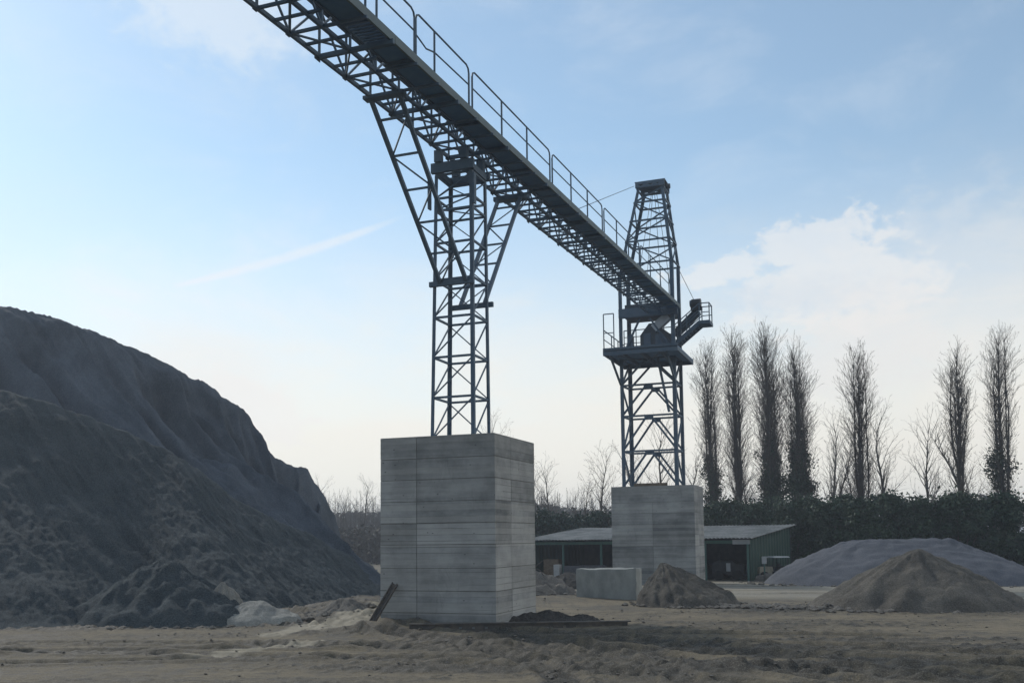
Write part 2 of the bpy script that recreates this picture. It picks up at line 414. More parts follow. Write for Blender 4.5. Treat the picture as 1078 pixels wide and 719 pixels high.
# walkway: plates with seams, an open grating length near the camera end
y = Y0C
GR = (16.9, 18.3)
while y < Y1C-.2:
    y2 = min(y+2.0, Y1C-.2)
    if y < GR[0] < y2: y2 = GR[0]
    if not (GR[0]-.01 <= y < GR[1]):
        a, b = y+.006, y2-.006
        vs = [(x, yy, ZR(yy)+dz-.13) for yy in (a, b) for x, dz in ((XW0,0),(XW1-.06,0),(XW1-.06,.02),(XW0,.02))]
        MB().add(vs, [(0,3,2,1),(4,5,6,7),(0,1,5,4),(1,2,6,5),(2,3,7,6),(3,0,4,7)]).build('walkway_plate', M['plate'], bridge)
    else: y2 = GR[1]
    y = y2
mb = MB()
for k in range(11):
    y = GR[0]+.07+k*(GR[1]-GR[0]-.1)/10
    mb.beam((XW0, y, ZR(y)-.12), (XW1-.06, y, ZR(y)-.12), .045, .04)
mb.build('grating', M['steel'], bridge)
for y in np.arange(Y0C+1, Y1C-.5, 2.0):
    MB().beam((XW0-.05, y, ZR(y)-.17), (XW1-.05, y, ZR(y)-.17), .06, .07).build('bracket', M['steel'], bridge)
ed = MB(); yy = list(np.arange(Y0C, Y1C-.2, 2.35))+[Y1C-.15]
for a, b in zip(yy, yy[1:]):
    a += .006; b -= .006
    vs = [(x, q, ZR(q)+dz) for q in (a, b) for x, dz in ((XW1-.055,-.2),(XW1,-.2),(XW1,0),(XW1-.055,0))]
    ed.add(vs, [(0,3,2,1),(4,5,6,7),(0,1,5,4),(1,2,6,5),(2,3,7,6),(3,0,4,7)])
ed.build('toe_plate', M['toe'], bridge)
MB().beam((XW0, Y0C, ZR(Y0C)-.1), (XW0, Y1C-.2, ZR(Y1C)-.1), .05, .14).build('walkway_stringer', M['steel'], bridge)
# handrail in sections with turned-down ends
secs = [(8.0,[10.,12.],14.3),(14.5,[16.82,17.3],19.08),(19.15,[20.15],22.23),(22.45,[24.57,26.67],28.86),(29.1,[31.17,33.2],35.24),(35.5,[37.44,39.44],41.45),(41.68,[43.71,45.94],48.06)]
for a, mids, b in secs:
    h = 1.03; x = XW1-.03
    rl = MB()
    za, zb = ZR(a), ZR(b)
    rl.path([(x,a,za+.86),(x,a+.04,za+.97),(x,a+.16,ZR(a+.16)+h),(x,b-.16,ZR(b-.16)+h),(x,b-.04,zb+.97),(x,b,zb+.86)], .024)
    ro = rl.build('handrail', M['steel'], bridge)
    kn = [(x,a,za+.55),(x,b,zb+.55)] if abs(a-19.15) > .01 else [(x,a,za+.5),(x,a+.55,za+.42),(x,a+1.0,za+.55),(x,b,zb+.55)]
    MB().path(kn, .02).build('mid_rail', M['steel'], ro)
    for q in [a]+mids+[b]:
        MB().tube((x,q,ZR(q)-.15),(x,q,ZR(q)+(.86 if q in (a,b) else h)), .026, n=6).build('post', M['steel'], ro)

# ------------------------------------------------------------------ near lattice tower
def lattice(root, corners, levels, leg, bar, diag, mat, topc=None, topz=None, kind='single', skip_last=False):
    """corners: A(front left) D(front right) C(back right) B(back left) as (x,y); optional taper to topc at topz"""
    zb, zt = levels[0], levels[-1]
    def at(i, z):
        c = V(corners[i])
        if topc: c = c.lerp(V(topc[i]), (z-zb)/(topz-zb))
        return V((c.x, c.y, z))
    dirs = [((1,0,0),(0,1,0)),((-1,0,0),(0,1,0)),((-1,0,0),(0,-1,0)),((1,0,0),(0,-1,0))]
    for i in range(4):
        lb = MB().angle(at(i,zb), at(i,zt), leg, leg*.16, *dirs[i])
        lb.box((at(i,zb).x-leg*.3-.06*(dirs[i][0][0]<0), at(i,zb).y-leg*.3, zb), (at(i,zb).x+leg*.6, at(i,zb).y+leg*.6, zb+.025))
        lb.build('leg', mat, root)
    ins = [V((s*leg*.4, t*leg*.4, 0)) for s, t in ((1,1),(-1,1),(-1,-1),(1,-1))]
    pt = lambda i, z: at(i%4, z)+ins[i%4]
    for k, z in enumerate(levels):
        if 0 < k:
            for i in range(4): MB().beam(pt(i,z), pt(i+1,z), bar*.8, bar).build('cross_bar', mat, root)
    for k in range(len(levels)-1):
        z0, z1 = levels[k]+bar*.5, levels[k+1]-bar*.5
        for i in range(4):
            if kind == 'single':
                flip = i in (2,) 
                p, q = (pt(i,z0), pt(i+1,z1)) if i in (0,3) or flip else (pt(i,z1), pt(i+1,z0))
                if i == 3: p, q = pt(i+1,z0), pt(i,z1)
                if i == 1: p, q = pt(i+1,z1), pt(i,z0) 
                MB().beam(p, q, diag, diag*.8).build('diagonal_brace', mat, root)
            elif kind == 'kay':
                if i in (0, 2):
                    mid = (pt(i,z1)+pt(i+1,z1))/2
                    w = .14
                    vb = MB().beam(pt(i,z0), mid-V((w if i == 0 else -w,0,.03)), diag, diag)
                    vb.build('diagonal_brace', mat, root)
                    MB().beam(pt(i+1,z0), mid+V((w if i == 0 else -w,0,-.03)), diag, diag).build('diagonal_brace', mat, root)
                    MB().beam(mid-V((.25,0,.06)), mid+V((.25,0,-.06)), .02, .22).build('gusset_plate', mat, root)
                else:
                    up = (k+ (i==3)) % 2
                    p, q = (pt(i,z0), pt(i+1,z1)) if up else (pt(i,z1), pt(i+1,z0))
                    MB().beam(p, q, diag*.85).build('diagonal_brace', mat, root)
    return pt
T1c = [(-11.52,24.25),(-10.2,24.25),(-10.2,25.45),(-11.52,25.45)]
T1t = [(-11.38,24.3),(-10.22,24.3),(-10.22,25.35),(-11.38,25.35)]
tw1 = thing('lattice_tower', (-10.86,24.85,5.04), 'nearer slender lattice tower with splayed V struts holding up the conveyor', 'lattice tower', 'steel lattice towers on the piers')
L1 = [5.04, 6.22, 7.35, 8.48, 9.55, 10.6, 11.55, 11.9, 12.58]
pt1 = lattice(tw1, T1c, L1, .10, .06, .038, M['steel'], T1t, 12.58)
# bands where the struts land
MB().box((-11.5,24.14,9.33),(-10.15,24.24,9.47)).build('strut_seat', M['steel'], tw1)
MB().box((-11.45,25.47,8.95),(-10.12,25.57,9.09)).build('strut_seat', M['steel'], tw1)
# saddle
sd = MB().box((-11.44,24.16,12.60),(-10.14,24.28,12.88)).box((-11.44,25.34,12.66),(-10.14,25.46,12.88)).box((-11.40,24.28,12.62),(-11.3,25.34,12.8)).box((-10.3,24.28,12.62),(-10.2,25.34,12.8))
sd.build('saddle', M['steel'], tw1)
for x in (XA, XB):
    for y in (24.18, 25.4):
        MB().box((x-.1,y-.1,12.881),(x+.1,y+.1,ZL(y)-.06)).build('bearing', M['steel'], tw1)
for x in (-11.56, -10.18):
    MB().box((x,24.2,11.6),(x+.05,24.36,12.48)).build('splice_plate', M['steel'], tw1)
def vstrut(pA, pB, n, w, braces=True):
    """pair of inclined legs joined like a ladder; pA, pB = (bottom, top)"""
    for p, q in (pA, pB): MB().beam(p, q, w, w*.9).build('strut', M['steel'], tw1)
    for k in range(1, n+1):
        t = k/(n+.6); a = V(pA[0]).lerp(V(pA[1]), t); b = V(pB[0]).lerp(V(pB[1]), t)
        MB().beam(a, b, .05).build('strut_bar', M['steel'], tw1)
        t2 = (k-1)/(n+.6); c = V((pA if k%2 else pB)[0]).lerp(V((pA if k%2 else pB)[1]), t2); e = b if k%2 else a
        MB().beam(c, e, .034).build('strut_brace', M['steel'], tw1)
vstrut(((-11.16,24.18,9.4),(XA,20.25,13.05)), ((-10.38,24.18,9.4),(XB,20.25,13.05)), 5, .10)
vstrut(((-11.16,25.52,9.02),(XA,28.85,13.40)), ((-10.40,25.52,9.02),(XB,28.85,13.40)), 5, .10)
MB().box((XA-.15,20.12,13.0),(XB+.15,20.36,13.085)).build('strut_head', M['steel'], tw1)
MB().box((XA-.15,28.72,13.28),(XB+.15,28.98,13.42)).build('strut_head', M['steel'], tw1)

# ------------------------------------------------------------------ far lattice tower with head frame
tw2 = thing('lattice_tower', (-11.3,52.1,5.0), 'farther wider lattice tower with tapered head frame and railed machinery platform', 'lattice tower', 'steel lattice towers on the piers')
T2c = [(-12.9,51.3),(-9.82,51.3),(-9.75,52.95),(-12.8,52.95)]
L2 = [5.0, 6.93, 8.85, 10.55, 12.0]
pt2 = lattice(tw2, T2c, L2, .20, .10, .10, M['steel'], kind='kay')
# upper legs from platform to knee, then tapered frame
KN = [(-12.9,51.3,16.6),(-9.82,51.3,17.2),(-9.75,52.95,17.2),(-12.8,52.95,16.6)]
HD = [(-11.75,51.5,21.55),(-10.28,51.5,21.55),(-10.25,52.75,21.55),(-11.7,52.75,21.55)]
dirs = [((1,0,0),(0,1,0)),((-1,0,0),(0,1,0)),((-1,0,0),(0,-1,0)),((1,0,0),(0,-1,0))]
for i in range(4):
    c = T2c[i]
    MB().angle((c[0],c[1],12.0), KN[i], .20, .035, *dirs[i]).build('leg', M['steel'], tw2)
    MB().angle(KN[i], HD[i], .16, .035, *dirs[i]).build('head_leg', M['steel'], tw2)
def hp(i, z):
    a, b = V(KN[i%4]), V(HD[i%4]); return a.lerp(b, (z-a.z)/(b.z-a.z))
HL = [17.25, 18.55, 19.7, 20.75, 21.5]
for k, z in enumerate(HL):
    for i in range(4):
        if k == 4 and i in (0,2): continue
        MB().beam(hp(i,z), hp(i+1,z), .07, .09).build('head_bar', M['steel'], tw2)
    if k < 4:
        for i in range(4):
            u = (k+i) % 2; z2 = HL[k+1]
            MB().beam(hp(i, z if u else z2), hp(i+1, z2 if u else z), .065).build('head_brace', M['steel'], tw2)
# top header: box beams with holes between two plates
for y in (51.45, 52.8):
    hb = MB()
    x0, x1, z0, z1 = -11.83, -10.2, 21.55, 21.86
    hb.box((x0,y-.06,z1-.13),(x1,y+.06,z1)).box((x0,y-.055,z0),(x1,y+.055,z0+.12))
    for a, b in ((x0,x0+.22),(x0+.42,x0+.75),(x0+.95,x0+1.22),(x1-.35,x1)): hb.box((a,y-.05,z0+.1),(b,y+.05,z1-.12))
    hb.build('header_beam', M['steel'], tw2)
MB().box((-11.86,51.4,21.861),(-10.17,52.85,21.9)).build('head_plate', M['steel'], tw2)
MB().tube((-10.2,52.1,21.68),(-10.02,52.1,21.68),.14,n=12).build('sheave', M['steel_dark'], tw2)
for (p, q) in (((-11.9,51.45,21.7),(-10.7,35.9,15.2)), ((-11.0,52.1,21.5),(-11.4,51.8,16.2)), ((-10.9,52.1,21.5),(-10.6,51.9,15.6)), ((-10.8,52.1,21.5),(-10.2,52.4,16.0)), ((-9.75,52.9,17.0),(-9.0,52.9,15.3)), ((-11.05,52.1,21.5),(-11.9,52.2,17.))):
    MB().tube(p, q, .014, n=4).build('stay_cable', M['steel_dark'], tw2)
# platform
PX0, PX1, PY0, PY1, PZ = -13.15, -9.2, 48.75, 53.3, 12.0
MB().box((PX0,PY0,PZ),(PX1,PY1,PZ+.05)).build('platform_deck', M['plate'], tw2)
pb = MB()
for x in (PX0+.05, -12.2, -11.2, -10.2, PX1-.05): pb.box((x-.05,PY0+.06,PZ-.2),(x+.05,PY1-.06,PZ-.002))
pb.box((PX0,PY0,PZ-.22),(PX1,PY0+.06,PZ+.18)).box((PX0,PY1-.06,PZ-.22),(PX1,PY1,PZ+.1))
pb.build('platform_joist', M['steel'], tw2)
for x in (-12.85, -9.85):
    MB().beam((x,51.25,10.6),(x,PY0+.3,11.85),.1).build('platform_brace', M['steel'], tw2)
for (a, b) in (((-12.4,49.0,11.74),(-10.2,52.8,11.74)),((-10.2,49.0,11.73),(-12.4,52.8,11.73))):
    MB().beam(a, b, .06, .05).build('under_brace', M['steel'], tw2)
# side railing left, front stub and back
def rail(pts, h, name='railing', mids=(.55,), root=tw2, r=.03):
    mb = MB(); pts = [V(p) for p in pts]
    mb.path([p+V((0,0,h)) for p in pts], r)
    o = mb.build(name, M['steel'], root)
    for mm in mids: MB().path([p+V((0,0,h*mm)) for p in pts], r*.8).build('mid_rail', M['steel'], o)
    for p in pts: MB().tube(p, p+V((0,0,h)), r, n=6).build('post', M['steel'], o)
rail([(PX0+.05,PY0+.05,PZ+.05),(-12.55,PY0+.05,PZ+.05)], 1.95, mids=(.0+.48,))
rail([(PX0+.05,PY0+.05,PZ+.05),(PX0+.05,50.4,PZ+.05),(PX0+.05,51.8,PZ+.05),(PX0+.05,53.2,PZ+.05)], 1.1)
rail([(PX0+.05,53.25,PZ+.05),(-12.4,53.25,PZ+.05),(-11.6,53.25,PZ+.05),(-10.8,53.25,PZ+.05),(-10.,53.25,PZ+.05)], 1.95, mids=(.62,.8))
# cross girder under the conveyor head and transfer house
MB().box((-12.85,51.05,14.25),(-9.6,51.29,14.75)).build('head_girder', M['steel'], tw2)
MB().box((-12.6,51.5,14.3),(-9.9,52.8,15.05)).build('head_housing', M['steel_dark'], tw2)
for i, (a, b) in enumerate((((-12.7,51.42,12.3),(-11.75,51.42,14.2)), ((-11.2,51.42,14.2),(-9.95,51.42,12.3)))):
    MB().beam(a, b, .10).build('diagonal_brace', M['steel'], tw2)
ch = MB()
prof = [(-11.8,12.06),(-11.8,13.32),(-11.3,13.95),(-10.95,13.95),(-10.1,13.25),(-10.1,12.06)]
n = len(prof); y0, y1 = 51.65, 52.75
ch.add([(x,y0,z) for x, z in prof]+[(x,y1,z) for x, z in prof], [tuple(range(n)), tuple(range(2*n-1,n-1,-1))]+[(i,n+i,n+(i+1)%n,(i+1)%n) for i in range(n)])
hs = ch.build('crusher_housing', M['steel_dark'], tw2)
MB().box((-11.6,51.6,12.7),(-11.2,51.648,13.4)).build('hatch', M['steel'], hs)
MB().box((-10.95,51.6,12.7),(-10.5,51.648,13.3)).build('hatch', M['steel'], hs)
MB().beam((-11.0,51.6,13.6),(-10.2,51.6,14.25),.45,.4,(0,1,0)).build('feed_chute', M['zinc'], tw2)
MB().beam((-10.75,51.75,13.3),(-9.9,51.75,12.4),.35,.35,(0,1,0)).build('discharge_pipe', M['steel'], tw2)
MB().beam((-10.75,51.15,11.9),(-10.2,51.15,8.95),.12).build('drain_pipe', M['steel'], tw2)
MB().box((-12.25,51.8,12.06),(-11.95,52.4,12.55)).build('gearbox', M['steel_dark'], tw2)
MB().box((-12.5,51.5,12.06),(-12.2,51.9,13.35)).build('control_cabinet', M['steel'], tw2)
# cantilevered stair up to the drive landing on the right
sx0, sz0, sx1, sz1 = -10.0, 12.75, -8.60, 13.85
for y in (52.05, 52.95):
    MB().beam((sx0,y,sz0),(sx1,y,sz1),.06,.22,(0,0,1)).build('stair_stringer', M['steel'], tw2)
for k in range(9):
    t = (k+.5)/9; x = sx0+(sx1-sx0)*t; z = sz0+(sz1-sz0)*t
    MB().box((x-.11,52.085,z-.02),(x+.11,52.915,z+.02)).build('tread', M['steel'], tw2)
MB().box((sx1-.05,51.95,sz1-.1),(-8.02,53.05,sz1+.08)).build('landing', M['steel'], tw2)
for y in (52.05, 52.95):
    o = MB().path([(sx0,y,sz0+1.05),(sx1,y,sz1+1.05),(-8.06,y,sz1+1.05)],.03).build('stair_rail', M['steel'], tw2)
    MB().path([(sx0,y,sz0+.55),(sx1,y,sz1+.55),(-8.06,y,sz1+.55)],.026).build('mid_rail', M['steel'], o)
    for x, z in ((sx0,sz0),(-9.3,13.3),(sx1,sz1),(-8.06,sz1)):
        MB().tube((x,y,z),(x,y,z+1.05),.032,n=6).build('post', M['steel'], o)
MB().path([(-8.06,52.05,sz1+1.05),(-8.06,52.95,sz1+1.05)],.03).build('end_rail', M['steel'], tw2)
# inclined drive boom beside the stair, with motor on top
MB().beam((-10.2,53.25,13.5),(-8.85,53.25,14.75),.3,.45).build('drive_boom', M['steel_dark'], tw2)
mo = MB().tube((-9.15,53.0,15.15),(-8.65,53.0,15.15),.24,n=14).box((-9.2,52.85,14.75),(-8.6,53.2,14.95))
mo = mo.build('drive_motor', M['dark'], tw2)
MB().tube((-9.25,53.0,15.15),(-9.151,53.0,15.15),.19,n=14).build('fan_cover', M['steel'], mo)
# loose bearers lying on the pier top under the tower
single(MB().box((-12.2,51.1,5.002),(-10.4,51.25,5.16)), 'timber_bearer', M['crate'], 'long timber bearer lying on the farther pier top between the tower legs', 'timber')

# ------------------------------------------------------------------ spoil heaps
def resample(pts, n):
    pts = [V(p) for p in pts]; L = [0]
    for a, b in zip(pts, pts[1:]): L.append(L[-1]+(b-a).length)
    out = []; k = 0
    for i in range(n):
        d = L[-1]*i/(n-1)
        while k < len(pts)-2 and d > L[k+1]: k += 1
        t = (d-L[k])/max(1e-6, L[k+1]-L[k]); out.append(pts[k].lerp(pts[k+1], t))
    return out
def loft(ridge, base, back, nu, nf, nb, disp, concave=.12, seed=0.):
    Rg, Bs, Bk = resample(ridge, nu), resample(base, nu), resample(back, nu)
    mb = MB(); nt = nf+nb+1
    for i in range(nu):
        s = i/(nu-1)
        for j in range(nt):
            if j <= nf:
                t = j/nf; p = Bs[i].lerp(Rg[i], t); H = Rg[i].z-Bs[i].z
                p = p - V((0,0,concave*H*math.sin(math.pi*t)*(1-.3*t)))
                e = disp(s, t, p, H)
            else:
                t = 1-(j-nf)/nb; p = Bk[i].lerp(Rg[i], t); H = Rg[i].z-Bk[i].z
                e = disp(s, t, p, H)*.5
            mb.v.append((p.x, p.y, p.z+e))
    for i in range(nu-1):
        for j in range(nt-1):
            a = i*nt+j; mb.f.append((a, a+1, a+nt+1, a+nt))
    return mb
# --- the tall pile: ridge follows the skyline
sk = [(-120,300,36),(-40,312,37),(60,335,38),(130,362,39.5),(182,385.5,41),(200.8,397.5,41.5),(209.5,399.5,41.8),(229.6,412.5,42.3),(233,417.6,42.4),(247,425,42.8),(258,432.6,43.2),(264,440,43.5),(265.4,449,43.6),(269.6,460,43.8),(287,480,44.5),(294.7,483.4,44.8),(307,489,45.3),(318.5,495,45.8),(334.7,511.5,46.7),(342,522.7,47.2),(348.5,537.7,47.8),(353,554,48.6),(361,571,49.8),(371,582,51.2),(397,600,55)]
ridge = [atY(x, y, Y) for x, y, Y in sk]
base = []; back = []
for p, (px_, _, _) in zip(ridge, sk):
    h = max(.3, p.z+.5)
    d = V((.55, -.83, 0))
    q = p + d*(h*1.0+.3) + V((.8,.6,0))*(h*.8*sstep(345,240,px_)); q.z = -.6; base.append(q)
    q2 = p - d*(h*1.35+.5); q2.z = -.6; back.append(q2)
def s_of(px):
    L = [0.]
    for a, b in zip(ridge, ridge[1:]): L.append(L[-1]+(b-a).length)
    for k in range(len(sk)-1):
        if sk[k][0] <= px <= sk[k+1][0]:
            return (L[k]+(L[k+1]-L[k])*(px-sk[k][0])/(sk[k+1][0]-sk[k][0]))/L[-1]
SC = [(s_of(q), tt, w, d) for q, tt, w, d in ((226,.80,.030,2.6),(192,.90,.03,1.5),(254,.90,.014,1.3),(140,.8,.05,2.),(291,.84,.018,1.5),(318,.76,.016,1.5),(345,.66,.016,1.5))]
def disp_big(s, t, p, H):
    e = sstep(0, .12, t)*(1-sstep(.62, .97, t))
    g = fbm(s*34+t*2.5, t*1.4, 2.2, 5)                     # gullies running down the face
    b = fbm(p.x*.28, p.y*.28, p.z*.3+5, 5)
    sc = 0
    # concave scars with a lip above
    for c, tt, w, dep in SC:
        ds = abs(s-c)/w; lip = tt + .07*math.cos(ds*1.2)+.02*math.sin(s*150)
        if ds < 1.6: sc -= dep*(1-sstep(.7,1.6,ds))*sstep(lip+.02, lip-.03, t)*sstep(lip-.5, lip-.1, t)
    terr = .35*abs(fbm(p.x*.45, p.y*.45, 1.1, 3))
    sx = (1-sstep(.88,1.,t))*sstep(0,.12,t)
    wx = .35*fbm(s*18, t*3., 4., 3)
    v1 = noise.voronoi(V((s*15+wx+t*1.2, t*2.1+.25*wx, .3)))[0]; v2 = noise.voronoi(V((s*36+wx*2+t*2., t*4.2, 7.)))[0]
    vor = 3.0*(min(.75, v1[0])-.45)+.8*(min(.7, v2[0])-.35)
    return e*(.15*g*min(1,H/5)+.3*b)+sx*min(1,H/6)*(sc*.8+vor) + (.10*fbm(p.x*1.5, p.y*1.5, p.z, 4)+.06*fbm(s*170, t*5, 1., 4))*sstep(0,.1,t)
mb = loft(ridge, base, back, 420, 150, 24, disp_big, .06)
single(mb, 'gravel_pile', M['gravel_big'], 'tall dark blue-grey gravel pile with eroded scarps rising highest against the sky', 'gravel pile', 'heaps of gravel and earth', smooth=True)
# --- long lower slope in front of it
cr = [(-60,395,28.5),(40,420,29.5),(110,445,30.5),(182,476,31.5),(222,503,32.8),(244,523,33.6),(270,536,34.4),(295,550,35.2),(330,563,36.6),(350,576,37.6),(368,583,38.8),(380,591,39.6),(397,601,41),(412,612,42.5)]
bs = [(-60,668),(60,662),(182,652),(230,655),(275,655),(300,652),(330,644),(345,640),(365,637),(385,633),(400,630),(412,626)]
ridge = [atY(x, y, Y) for x, y, Y in cr]
base = [V((q.x, q.y, -.15)) for q in [atZ(x, y, 0) for x, y in bs]]
back = [V((p.x-.5*(p.z+2), p.y+1.2*(p.z+2), -.6)) for p in ridge]
def disp_front(s, t, p, H):
    e = sstep(0, .08, t)*(1-.6*sstep(.9, 1., t))
    g = fbm(s*40+t*9., t*3., 7.7, 5)
    b = fbm(p.x*.5, p.y*.5, p.z*.5, 5); c = fbm(p.x*2.2, p.y*2.2, p.z*1.6, 4)
    return e*(.16*g+.16*b+.045*c+.05*fbm(p.x*5, p.y*5, p.z*3, 3)+.05*fbm(s*160+t*24, t*9, 3., 3)) 
mb = loft(ridge, base, back, 420, 150, 16, disp_front, .10)
single(mb, 'gravel_pile', M['gravel_front'], 'long rough dark earth bank sloping down to the right in front of the tallest pile', 'earth bank', 'heaps of gravel and earth', smooth=True)

FEET = []
def heap(c, rx, ry, h, label, mat, name='gravel_pile', cat='gravel pile', peak=(0,0), rough=.1, gul=.12, rot=0., n=120, m=46, seed=1., pw=1.0, group='heaps of gravel and earth', ridge_len=0.):
    FEET.append((c[0], c[1], rx, ry, rot))
    mb = MB(); c = V(c)
    ca, sa = math.cos(rot), math.sin(rot)
    for j in range(m+1):
        r = j/m
        for i in range(n):
            t = 2*math.pi*i/n
            ex = math.cos(t)*rx*r*(1+.10*noise.noise(V((math.cos(t)*1.5, math.sin(t)*1.5, seed)))) + peak[0]*(1-r)
            ey = math.sin(t)*ry*r*(1+.10*noise.noise(V((math.cos(t)*1.5+9, math.sin(t)*1.5, seed)))) + peak[1]*(1-r)
            ex += ridge_len*math.cos(t)*(1-r)
            x = c.x+ex*ca-ey*sa; y = c.y+ex*sa+ey*ca
            pr = (1-r)**pw
            pr = pr if r > .08 else pr-(.08-r)**1*.5
            g = fbm(math.cos(t)*4+seed, math.sin(t)*4, r*1.2+seed, 5)
            f = fbm(x*2.1+seed, y*2.1, seed, 5)
            z = gbase(x, y)-.12*sstep(.85,1,r)+ h*pr + sstep(1,.85,r)*(h*gul*g*r*1.3 + rough*f)
            mb.v.append((x, y, z))
    for j in range(m):
        for i in range(n):
            a = j*n+i; b = j*n+(i+1)%n; mb.f.append((a, a+n, b+n, b))
    return single(mb, name, mat, label, cat, group, smooth=True)
g = atZ(722, 634, 0)
heap((-6.3, 34.3, -.08), 1.95, 2.0, 1.55, 'dark pointed gravel heap between the concrete block and the farther pier front', M['heap_dark'], peak=(-1.0,.35), rough=.13, gul=.16, seed=3.)
c = atZ(925, 640, 0)
heap((c.x+1.25, c.y+1.4, 0), 3.6, 2.5, 1.95, 'brown grey gravel heap at the right edge, nearest of the right-hand heaps', M['gravel_brown'], rough=.10, gul=.12, seed=6., pw=.95)
c = atZ(905, 606, -.3)
heap((1.0, 54.6, -.3), 7.4, 4.6, 2.4, 'smooth blue grey grit heap beside the green wall of the shed', M['gravel_blue'], rough=.10, gul=.07, seed=8., pw=.85, ridge_len=2.2)
heap((-.8, 59.5, -.35), 6.0, 3.6, 2.35, 'grey grit heap mostly hidden behind the smooth blue grey heap', M['gravel_blue'], rough=.1, gul=.08, seed=11., pw=.9)
c = atZ(180, 662, 0)
heap((c.x-1.6, c.y+1.9, 0), 3.6, 2.2, 1.9, 'dark earth heap merging into the lower left foot of the bank', M['gravel_front'], 'earth_heap', 'earth heap', rough=.16, gul=.12, seed=21., peak=(-.4,0))
c = atZ(246, 659, 0)
heap((c.x, c.y+.6, .0), 1.75, 1.0, .66, 'pale sand heap at the foot of the dark bank', M['sand_pale'], 'sand_heap', 'sand heap', rough=.08, gul=.06, seed=25., pw=.75, peak=(.25,0))
heap((c.x-.95, c.y+.75, .0), .75, .9, 1.25, 'narrow pale streak of sand spilling down beside the low sand heap', M['sand_pale'], 'sand_heap', 'sand heap', rough=.10, gul=.3, seed=27., pw=.9)
c = atZ(572, 652, 0)
heap((-8.45, 24.9, 0), 1.8, 1.0, .32, 'low black soil heap against the right face of the nearer pier', M['soil'], 'soil_heap', 'soil heap', rough=.12, gul=.2, seed=31., pw=.8)
heap((-15.9, 39.2, -.1), 4.3, 2.6, 1.75, 'rubble heap with roots behind the nearer pier', M['rubble'], 'rubble_heap', 'rubble heap', rough=.22, gul=.25, seed=35., peak=(.2,0))
c = atZ(618, 619, -.2)
heap((c.x-.3, c.y, -.15), 2.0, 1.3, .9, 'low dark soil heap beside the left end of the concrete block', M['soil'], 'soil_heap', 'soil heap', rough=.12, gul=.2, seed=37., peak=(-.7,0))
c = atZ(358, 643, .3)
heap((c.x, c.y, .2), 1.0, .7, .30, 'small grey earth heap beside the pale track left of the nearer pier', M['rubble'], 'earth_heap', 'earth heap', rough=.1, gul=.2, seed=39.)
# roots sticking out of the rubble
rb = MB(); rr = random.Random(5)
for k in range(46):
    p = V((-15.6+rr.gauss(0,1.1), 38.0+rr.gauss(0,.5), .15+abs(rr.gauss(0,.5)))); d = V((rr.uniform(-1,1), rr.uniform(-.8,.3), rr.uniform(-.1,.9))).normalized()
    for q in range(4):
        e = p+d*rr.uniform(.2,.4); rb.tube(p, e, .022*(1-.2*q), .018*(1-.22*q), 5); p = e; d = (d+V((rr.gauss(0,.35), rr.gauss(0,.35), rr.gauss(0,.3)-.1))).normalized()
tag(rb.build('roots', M['twig_far']), 'tangle of pale roots and branches sticking out of the rubble heap', 'roots', kind='stuff')

# scattered clods and stones: nobody could count them
ck = MB(); rr = random.Random(9)
def stone(mb, c, r):
    vs = []
    for d in ((1,0,0),(-1,0,0),(0,1,0),(0,-1,0),(0,0,1),(0,0,-1),(.6,.6,.5),(-.6,.6,.5),(.6,-.6,.5),(-.6,-.6,.5)):
        k = r*rr.uniform(.7,1.25); vs.append((c[0]+d[0]*k*1.2, c[1]+d[1]*k, c[2]+d[2]*k*.7))
    mb.add(vs, [(4,6,7),(4,7,9),(4,9,8),(4,8,6),(0,2,6),(2,7,6),(2,1,7),(1,9,7),(1,3,9),(3,8,9),(3,0,8),(0,6,8),(5,2,0),(5,1,2),(5,3,1),(5,0,3)])
for k in range(1500):
    x = rr.uniform(-18, 6); y = rr.uniform(14, 36)
    if -12.7 < x < -9.1 and 23.1 < y < 26.5: continue
    z, mdv = gz(x, y, True)
    if rr.random() > mdv*1.1: continue
    stone(ck, (x, y, z+.01), rr.uniform(.015,.04)*(1.5 if rr.random() < .1 else 1))
for k in range(140):
    x = rr.uniform(-5.2, 1.2); y = 32.2+rr.gauss(0,.45)+abs(x+1.5)*.12
    stone(ck, (x, y, gz(x, y)+.03), rr.uniform(.05,.16))
for fx, fy, rx, ry, ro in FEET:
    for k in range(int(26*(rx+ry))):
        t = rr.uniform(0, 2*math.pi); q = 1+abs(rr.gauss(0,.10))-.05; a, b = math.cos(t)*rx*q, math.sin(t)*ry*q
        x, y = fx+a*math.cos(ro)-b*math.sin(ro), fy+a*math.sin(ro)+b*math.cos(ro)
        stone(ck, (x, y, gbase(x, y)+.02), min(.12, .025+rr.expovariate(28)))
tag(ck.build('clods', M['rubble']), 'loose clods and stones scattered over the churned yard', 'stones', kind='stuff')

